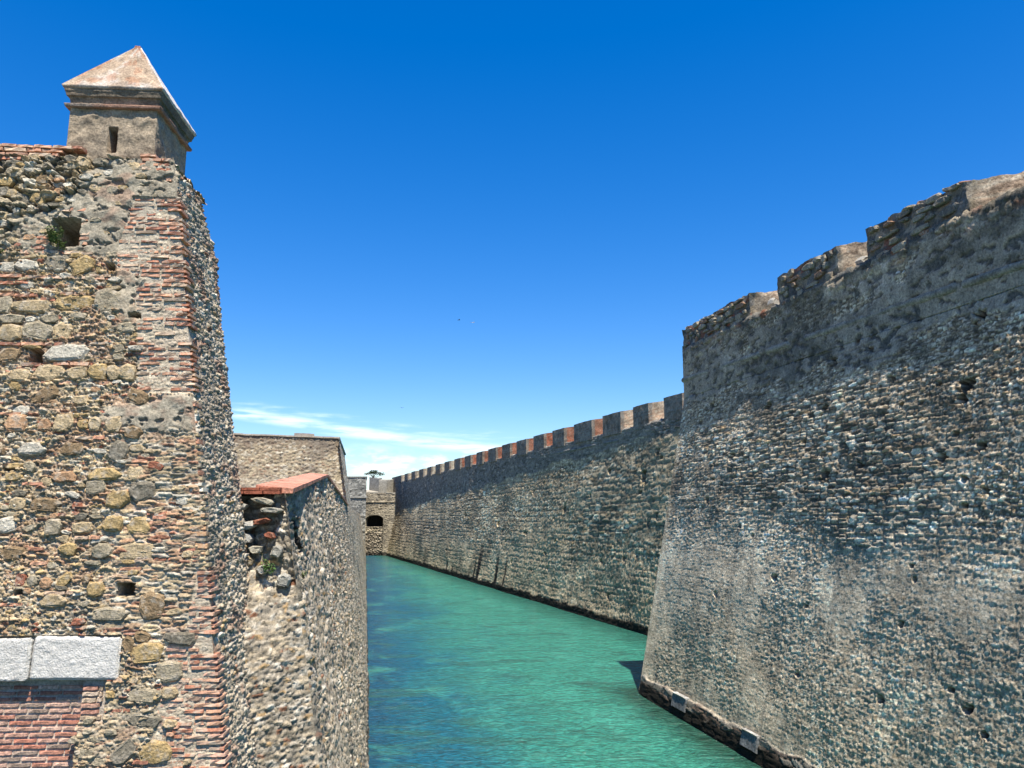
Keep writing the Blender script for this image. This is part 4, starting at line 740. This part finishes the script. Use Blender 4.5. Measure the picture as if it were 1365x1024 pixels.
while n < 168 and tries < 9000:
    tries += 1; z = rnd.uniform(5.7, 13.05); s = rnd.uniform(-3.3 if z > 10 else -2.7, .35)
    if z > 12.2 and s < -1.5: w, hh = rnd.uniform(.10, .19), rnd.uniform(.06, .12)
    else: w, hh = rnd.uniform(.09, .24) * (1 if rnd.random() < .6 else .7), rnd.uniform(.045, .13)
    w, hh = max(w, hh), min(w, hh)
    if free(s, z, w, hh):
        c = rnd.choices(['t', 'y', 'g', 'k', 'w', 'b', 'o', 'r'], [4, 1.2, 2, .8, 1.8, .8, .8, .4])[0]
        rock(tow, on_front(s, z, -.008), (w, rnd.uniform(.035, .065) * (1.6 if z > 12.2 and s < -1.5 else 1), hh), (yawT, rnd.uniform(-.25, .25)), jit(CY[c]), rnd); occ.append((s, z, w, hh)); n += 1
# ---- bricks
def make_brick(seed):
    r = random.Random(seed); j = lambda a=.03: r.uniform(-a, a); V = []; F = []
    xs = [-.5, -.18, .16, .5]
    for y, ins in ((-.5, .04), (-.38, .0), (.5, .0)):
        for x in xs:
            for z in (-.5, .5):
                e = ins if abs(x) == .5 else 0
                V.append((x * (1 - 2 * e * .35) + j(.018), y + j(.07) if y < 0 else y, z * (1 - ins * 3.2) + j(.12)))
    def q(l, i, k): return l * 8 + i * 2 + k
    for i in range(3): F.append([q(0, i, 0), q(0, i + 1, 0), q(0, i + 1, 1), q(0, i, 1)])
    for l in (0, 1):
        for i in range(3):
            F.append([q(l, i, 1), q(l, i + 1, 1), q(l + 1, i + 1, 1), q(l + 1, i, 1)]); F.append([q(l + 1, i, 0), q(l + 1, i + 1, 0), q(l, i + 1, 0), q(l, i, 0)])
        F.append([q(l + 1, 0, 0), q(l, 0, 0), q(l, 0, 1), q(l + 1, 0, 1)]); F.append([q(l, 3, 0), q(l + 1, 3, 0), q(l + 1, 3, 1), q(l, 3, 1)])
    me = poly_mesh('brick', V, F); me.materials.append(M_BRICK); return me
BRK = [make_brick(70 + i) for i in range(12)]
nb = [0]; extra = []
REDS = [(.50, .25, .155), (.43, .19, .115), (.56, .32, .20), (.48, .27, .175), (.37, .17, .11), (.56, .40, .27), (.40, .29, .20), (.52, .28, .17)]
PALE = [(.52, .31, .22), (.50, .38, .26), (.56, .43, .31), (.46, .24, .17)]
def brick(s, z, w, hh, dep, out, col, tilt=0.0, parent=None, sd=0):
    """centre s, z on the front plane; its face stands 'out' proud"""
    pos = F3(s + sd * .5, z, out - dep / 2); w = w + sd
    if nb[0] < 300:
        o = link('brick', rnd.choice(BRK), None, parent or tow, loc=tuple(pos), color=jit(col, .16)); o.scale = (w, dep, hh)
        from mathutils import Matrix
        o.rotation_euler = (Matrix.Rotation(yawT, 3, 'Z') @ Matrix.Rotation(tilt, 3, 'Y')).to_euler(); nb[0] += 1
    else: extra.append((pos, w, hh, dep, jit(col, .16), tilt))
def run(s0, s1, z, keep, cols=REDS, bw=.27, out=.03, dep=.16, hh=.040):
    s = s0
    while s < s1 - .03:
        w = min(bw * rnd.uniform(.6, 1.08), s1 - s)
        if rnd.random() < keep: brick(s + w / 2, z + rnd.uniform(-.004, .004), w - .012, hh * rnd.uniform(.85, 1.08), dep, out + rnd.uniform(-.008, .01), rnd.choice(cols), rnd.uniform(-.02, .02))
        s += w
# corner quoin: bricks alternate long and short on the two faces
side_br = []
def quoin(z0, z1, pitch, cols, keepf):
    z = z0; k = 0
    while z < z1:
        cs = float(corner_s(z)); ql = float(q_left(z)) + rnd.uniform(-.05, .05); long_ = k % 2 == 0
        w = min(.27 if long_ else .14, max(cs - ql, .12)); dp = .14 if long_ else .27
        if rnd.random() < keepf(z): brick(cs - w / 2 + .012, z, w, .034 * rnd.uniform(.85, 1.15), dp, .018 + rnd.uniform(-.012, .008), rnd.choice(cols), rnd.uniform(-.03, .03), sd=.03)
        s = cs - w - .012
        while s > ql:
            ww = rnd.uniform(.2, .28) if rnd.random() < .7 else .13
            ww = min(ww, s - ql + .05)
            if ww > .05 and rnd.random() < keepf(z): brick(s - ww / 2, z + rnd.uniform(-.004, .004), ww - .018, .034 * rnd.uniform(.7, 1.2), .14, .014 + rnd.uniform(-.018, .01), rnd.choice(cols), rnd.uniform(-.05, .05))
            s -= ww + .006
        z += pitch; k += 1
quoin(5.72, 7.84, .066, REDS[:4] + PALE[:1] + [(.40, .27, .19)], lambda z: .97 if z < 6.7 else .84)
quoin(10.03, 12.56, .064, REDS, lambda z: .90 if z > 11.4 else .72)
z = 7.93
while z < 9.9:
    cs = float(corner_s(z))
    if not 9.5 < z < 9.72: w = rnd.uniform(.12, .27); brick(cs - w / 2 + .01, z, w, rnd.uniform(.03, .055), rnd.choice([.14, .24]), .02 + rnd.uniform(-.012, .008), rnd.choice([CY['t'], CY['o'], CY['w'], REDS[0], CY['k'], CY['t']]), rnd.uniform(-.05, .05), sd=.02)
    z += rnd.uniform(.062, .085)
for (s0, s1, z, kp) in BR: run(s0, min(s1, float(corner_s(z)) + .005), z, kp, hh=.042)
# walled-up opening: recessed courses and the paler stub beside it
z = 5.70; k = 0
while z < 6.62:
    s = -2.78 + (.13 if k % 2 else 0) + rnd.uniform(-.03, .03)
    while s < -1.2:
        w = min(.27 * rnd.uniform(.85, 1.05), -1.185 - s)
        if w > .04: brick(s + w / 2, z, w - .014, .037, .12, -.085, rnd.choice([(.46, .22, .15), (.50, .29, .21), (.32, .235, .18), (.42, .18, .12), (.54, .35, .26)]), rnd.uniform(-.01, .01))
        s += w
    if z > 6.24: run(-1.165, -.92 - .02 * rnd.random(), z, 1, PALE, .27, .0, .14, .05)
    z += .0625; k += 1
if extra:
    V = []; F = []; CC = []
    b0 = BRK[0]; vv = [v.co.copy() for v in b0.vertices]; ff = [list(p.vertices) for p in b0.polygons]
    for (pos, w, hh, dep, c, tl) in extra:
        i = len(V)
        for v in vv:
            x = v.x * w; y = v.y * dep; zc = v.z * hh - x * tl
            V.append((pos[0] + R_[0] * x + U_[0] * y, pos[1] + R_[1] * x + U_[1] * y, pos[2] + zc)); CC.append(c)
        F += [[a + i for a in f] for f in ff]
    me = poly_mesh('brickwork', V, F); a = me.color_attributes.new('albedo', 'FLOAT_COLOR', 'POINT'); c4 = np.ones((len(V), 4), np.float32); c4[:, :3] = np.array(CC); a.data.foreach_set('color', c4.reshape(-1))
    link('brickwork', me, M_RUB, tow, kind='stuff')
print('bricks', nb[0], 'extra', len(extra), 'stones', n + len(ST))
# white stone lintel in two blocks
def lint_style(a, z, P): return np.broadcast_to(np.array([.68, .65, .58]), P.shape) * (.88 + .24 * fbm(P[..., 0] * 14, P[..., 2] * 14, 7, 4))[..., None]
for (s0, s1, zz_) in ((-3.3, -1.755, 7.145), (-1.735, -.77, 7.15)):
    q = [F3(s0, 6.68, .055), F3(s1, 6.665, .055), F3(s1, 6.665, -.4), F3(s0, 6.68, -.4), F3(s0, zz_, .055), F3(s1, zz_ - .02, .055), F3(s1, zz_ - .02, -.4), F3(s0, zz_, -.4)]
    rough_box('lintel_block', q, .013, .011, 22, lint_style, M_LINT, tow, 7, round_=.025)
# ---- sentry box: a part with its own pieces
def garita(name, rings, col_f, amp, fr_, mat, parent, seed, n=110, slit=None, kind=None):
    """square body swept round its four sides; rings = [(z, half width), ...]"""
    cen = np.array([-5.37, 10.10]); zs_ = np.array([r[0] for r in rings]); hw = np.array([r[1] for r in rings])
    k = np.arange(4 * n) / n; side = np.floor(k).astype(int); t = (k - side) * 2 - 1
    ex = np.array([[0, -1], [1, 0], [0, 1], [-1, 0]])[side]; tg = np.array([[1, 0], [0, 1], [-1, 0], [0, -1]])[side]
    dirv = ex + tg * t[:, None]
    loc = dirv[:, None, :] * hw[None, :, None]
    W = cen + loc[..., :1] * R_ + loc[..., 1:] * U_
    P = np.concatenate([W, np.broadcast_to(zs_[None, :, None], W.shape[:2] + (1,))], -1)
    A = np.broadcast_to((k * 1.2)[:, None], W.shape[:2]); Zz = P[..., 2]
    h = (fbm(A * fr_, Zz * fr_ + np.arange(len(rings))[None] * .01, seed, 4) - .5) * amp * 2; col = col_f(A, Zz, side[:, None] + 0 * Zz)
    nrm = np.concatenate([ex[:, None, :1] * R_ + ex[:, None, 1:] * U_, np.zeros((len(k), 1, 1))], -1)
    edge = sstep(1.0, .94, np.abs(t))[:, None]
    if slit is not None:
        sl = (side == 0)[:, None] & (t[:, None] * hw > slit[0]) & (t[:, None] * hw < slit[1]) & (Zz > slit[2]) & (Zz < slit[3]); h = np.where(sl, -.32, h)
        col = np.where(sl[..., None], np.array([.16, .09, .06]), col)  # shade of the shallow slit painted in as a darker colour
    P = P + nrm * h[..., None] * np.where(h > -.2, edge * .8 + .2, 1)[..., None]
    return link(name, grid_mesh(name, P, col, False, True), mat, parent, kind=kind)
def rend_col(seed, base=(.36, .32, .25), dark=(.19, .175, .145), th=.5, amt=.6):
    def f(A, Zz, side):
        c = np.broadcast_to(np.array(base), A.shape + (3,)) * (.75 + .5 * fbm(A * 5, Zz * 9, seed, 4))[..., None]; c = lerp3(c, dark, sstep(th, th + .14, fbm(A * 2.2, Zz * 3, seed + 2, 4)) * amt); return c
    return f
sb = garita('sentry_box', [(z, .565) for z in np.arange(12.95, 13.93, .016)], rend_col(91, (.36, .285, .195), (.22, .18, .13)), .026, 9, M_RUB, tow, 90, slit=(-.045, .075, 13.25, 13.60))
def prof(pts, m=4):
    out = []
    for (a, b_) in zip(pts[:-1], pts[1:]):
        for i in range(m): out.append((a[0] + (b_[0] - a[0]) * i / m, a[1] + (b_[1] - a[1]) * i / m))
    return out + [pts[-1]]
garita('string_course', prof([(13.86, .55), (13.862, .615), (13.90, .625), (13.905, .56)]), rend_col(93, (.33, .19, .13), (.25, .22, .18), .48, .8), .006, 9, M_RUB, sb, 92)
garita('cornice', prof([(13.895, .565), (13.97, .575), (14.01, .59), (14.015, .61), (14.06, .62), (14.08, .63), (14.115, .635), (14.12, .5)]), rend_col(95, (.27, .205, .14), (.15, .125, .09), .45, .7), .012, 8, M_RUB, sb, 94)
def roof_col(A, Zz, side):
    c = np.broadcast_to(np.array([.38, .285, .195]), A.shape + (3,)) * (.8 + .4 * fbm(A * 4, Zz * 6, 97, 4))[..., None]
    c = lerp3(c, (.52, .48, .42), sstep(.46, .62, fbm(A * 3.1, Zz * 4, 98, 5)) * .6); c = lerp3(c, (.22, .16, .11), sstep(.52, .66, fbm(A * 6, Zz * 7, 89, 4)) * .5); c = lerp3(c, (.36, .17, .09), sstep(.56, .66, fbm(A * 5, Zz * 5, 99, 4)) * .5)
    return lerp3(c, (.66, .64, .60), (side == 1) * .8)
rf = garita('roof', [(14.11, .50), (14.115, .645), (14.145, .66)] + [(14.15 + .97 * t, .658 * (1 - t) + .035 * t) for t in np.linspace(0, 1, 60)] + [(15.12, .0)], roof_col, .02, 6, M_RUB, sb, 96, n=80)
rough_box('cap', [(-5.42, 10.05, 15.08), (-5.325, 10.05, 15.08), (-5.325, 10.14, 15.08), (-5.42, 10.14, 15.08), (-5.405, 10.06, 15.145), (-5.33, 10.06, 15.135), (-5.34, 10.13, 15.14), (-5.41, 10.13, 15.145)], .02, .012, 12, plain((.34, .17, .12)), M_RUB, sb, 9)

# ============================================================ plants and birds
def bush(name, label, center, spread, nleaf, size, color, cat='plant', hang=0, flowers=None):
    root = empty(name, center, label=label, cat=cat); c = Vector(center); pts = []
    for k in range(7):
        a = rr.uniform(-1, 1); e_ = c + Vector((a * spread[0], rr.uniform(-1, .2) * spread[1], rr.uniform(-.2, 1) * spread[2] - hang * abs(a)))
        tube('stem', [tuple(c), tuple((c + e_) / 2 + Vector((0, -.02, .02))), tuple(e_)], [.006, .005, .002], M_WOOD, root, (.14, .10, .05), 4)
        for q in range(nleaf // 7): t = rr.uniform(.3, 1.1); pts.append(tuple(c.lerp(e_, t) + Vector((rr.gauss(0, spread[0] * .16), rr.gauss(0, spread[1] * .2), rr.gauss(0, spread[2] * .16)))))
    link('foliage', leaf_mesh('foliage', pts, size, rr, .9), M_LEAF, root, color=color, kind='stuff')
    if flowers: link('flower', leaf_mesh('flower', rr.sample(pts, flowers), size * .8, rr, .9), M_LEAF, root, color=(.5, .45, .06), kind='stuff')
    return root
bush('shrub', 'leafy green shrub growing out of the square window hole under the sentry box', tuple(F3(-2.07, 11.89, .05)), (.13, .10, .19), 640, .016, (.13, .18, .06), flowers=24)
bush('weed', 'small green weed at the left edge, in a hole of the tower wall', tuple(F3(-2.76, 11.72, .03)), (.07, .06, .08), 140, .014, (.09, .15, .035))
p0 = (LX(11.3, 7.85) - .25, 11.0, 7.75); bush('weed', 'bright green weed sprouting from the broken end of the coping wall', p0, (.10, .08, .2), 210, .016, (.10, .19, .045))
bush('weed', 'tiny weed rooted in the rubble below the dark hole of the coping wall', (LX(12.0, 7.6) + .04, 12.0, 7.55), (.05, .05, .12), 90, .012, (.08, .13, .04))
def gull(loc, label, sc_, col, yaw):
    root = empty('gull', loc, label=label, cat='bird', group='birds high over the moat')
    V = []; F = []; n = 8
    for k, (x, r_) in enumerate(((-.30, .01), (-.2, .045), (0, .075), (.15, .065), (.24, .045), (.30, .04), (.36, .005))):
        for i in range(n): t = 2 * math.pi * i / n; V.append((x, math.cos(t) * r_, math.sin(t) * r_ * .9))
        if k:
            for i in range(n): F.append([(k - 1) * n + i, (k - 1) * n + (i + 1) % n, k * n + (i + 1) % n, k * n + i])
    V = [(x * sc_, y * sc_, z * sc_) for x, y, z in V]; b_ = link('body', poly_mesh('body', V, F), M_FEATHER, root, loc=loc, color=col, rot=(0, 0, yaw))
    for sg in (-1, 1):
        W = [(.12, .05, .03), (-.10, .05, .03), (.15, .35, .14), (-.04, .36, .14), (.0, .70, .06), (-.06, .66, .06), (.12, .05, .01), (-.10, .05, .01), (.15, .35, .12), (-.04, .36, .12)]
        W = [(x * sc_, y * sg * sc_, z * sc_) for x, y, z in W]; Fw = [[0, 1, 3, 2], [2, 3, 5, 4], [6, 8, 9, 7], [8, 4, 5, 9], [0, 2, 8, 6], [1, 7, 9, 3]]
        link('wing', poly_mesh('wing', W, Fw), M_FEATHER, root, loc=loc, color=col, rot=(0, 0, yaw))
def at(px, py, Y): u = 512 - py; c_, s_ = math.cos(.16911), math.sin(.16911); d = (px - 682.5, 1025 * c_ - u * s_, 1025 * s_ + u * c_); return (d[0] / d[1] * Y, Y, H + d[2] / d[1] * Y)
gull((-12.1, 170, 52.3), 'dark bird flying in the open sky, the left one of the close pair', 1.0, (.03, .03, .035), .5)
gull((-9.0, 172, 52.2), 'white gull flying in the open sky, the right one of the close pair', 1.0, (.75, .75, .75), 1.2)
gull((-31.0, 215, 38.4), 'small dark bird low in the sky above the far clouds', 1.0, (.05, .05, .06), 2.0)
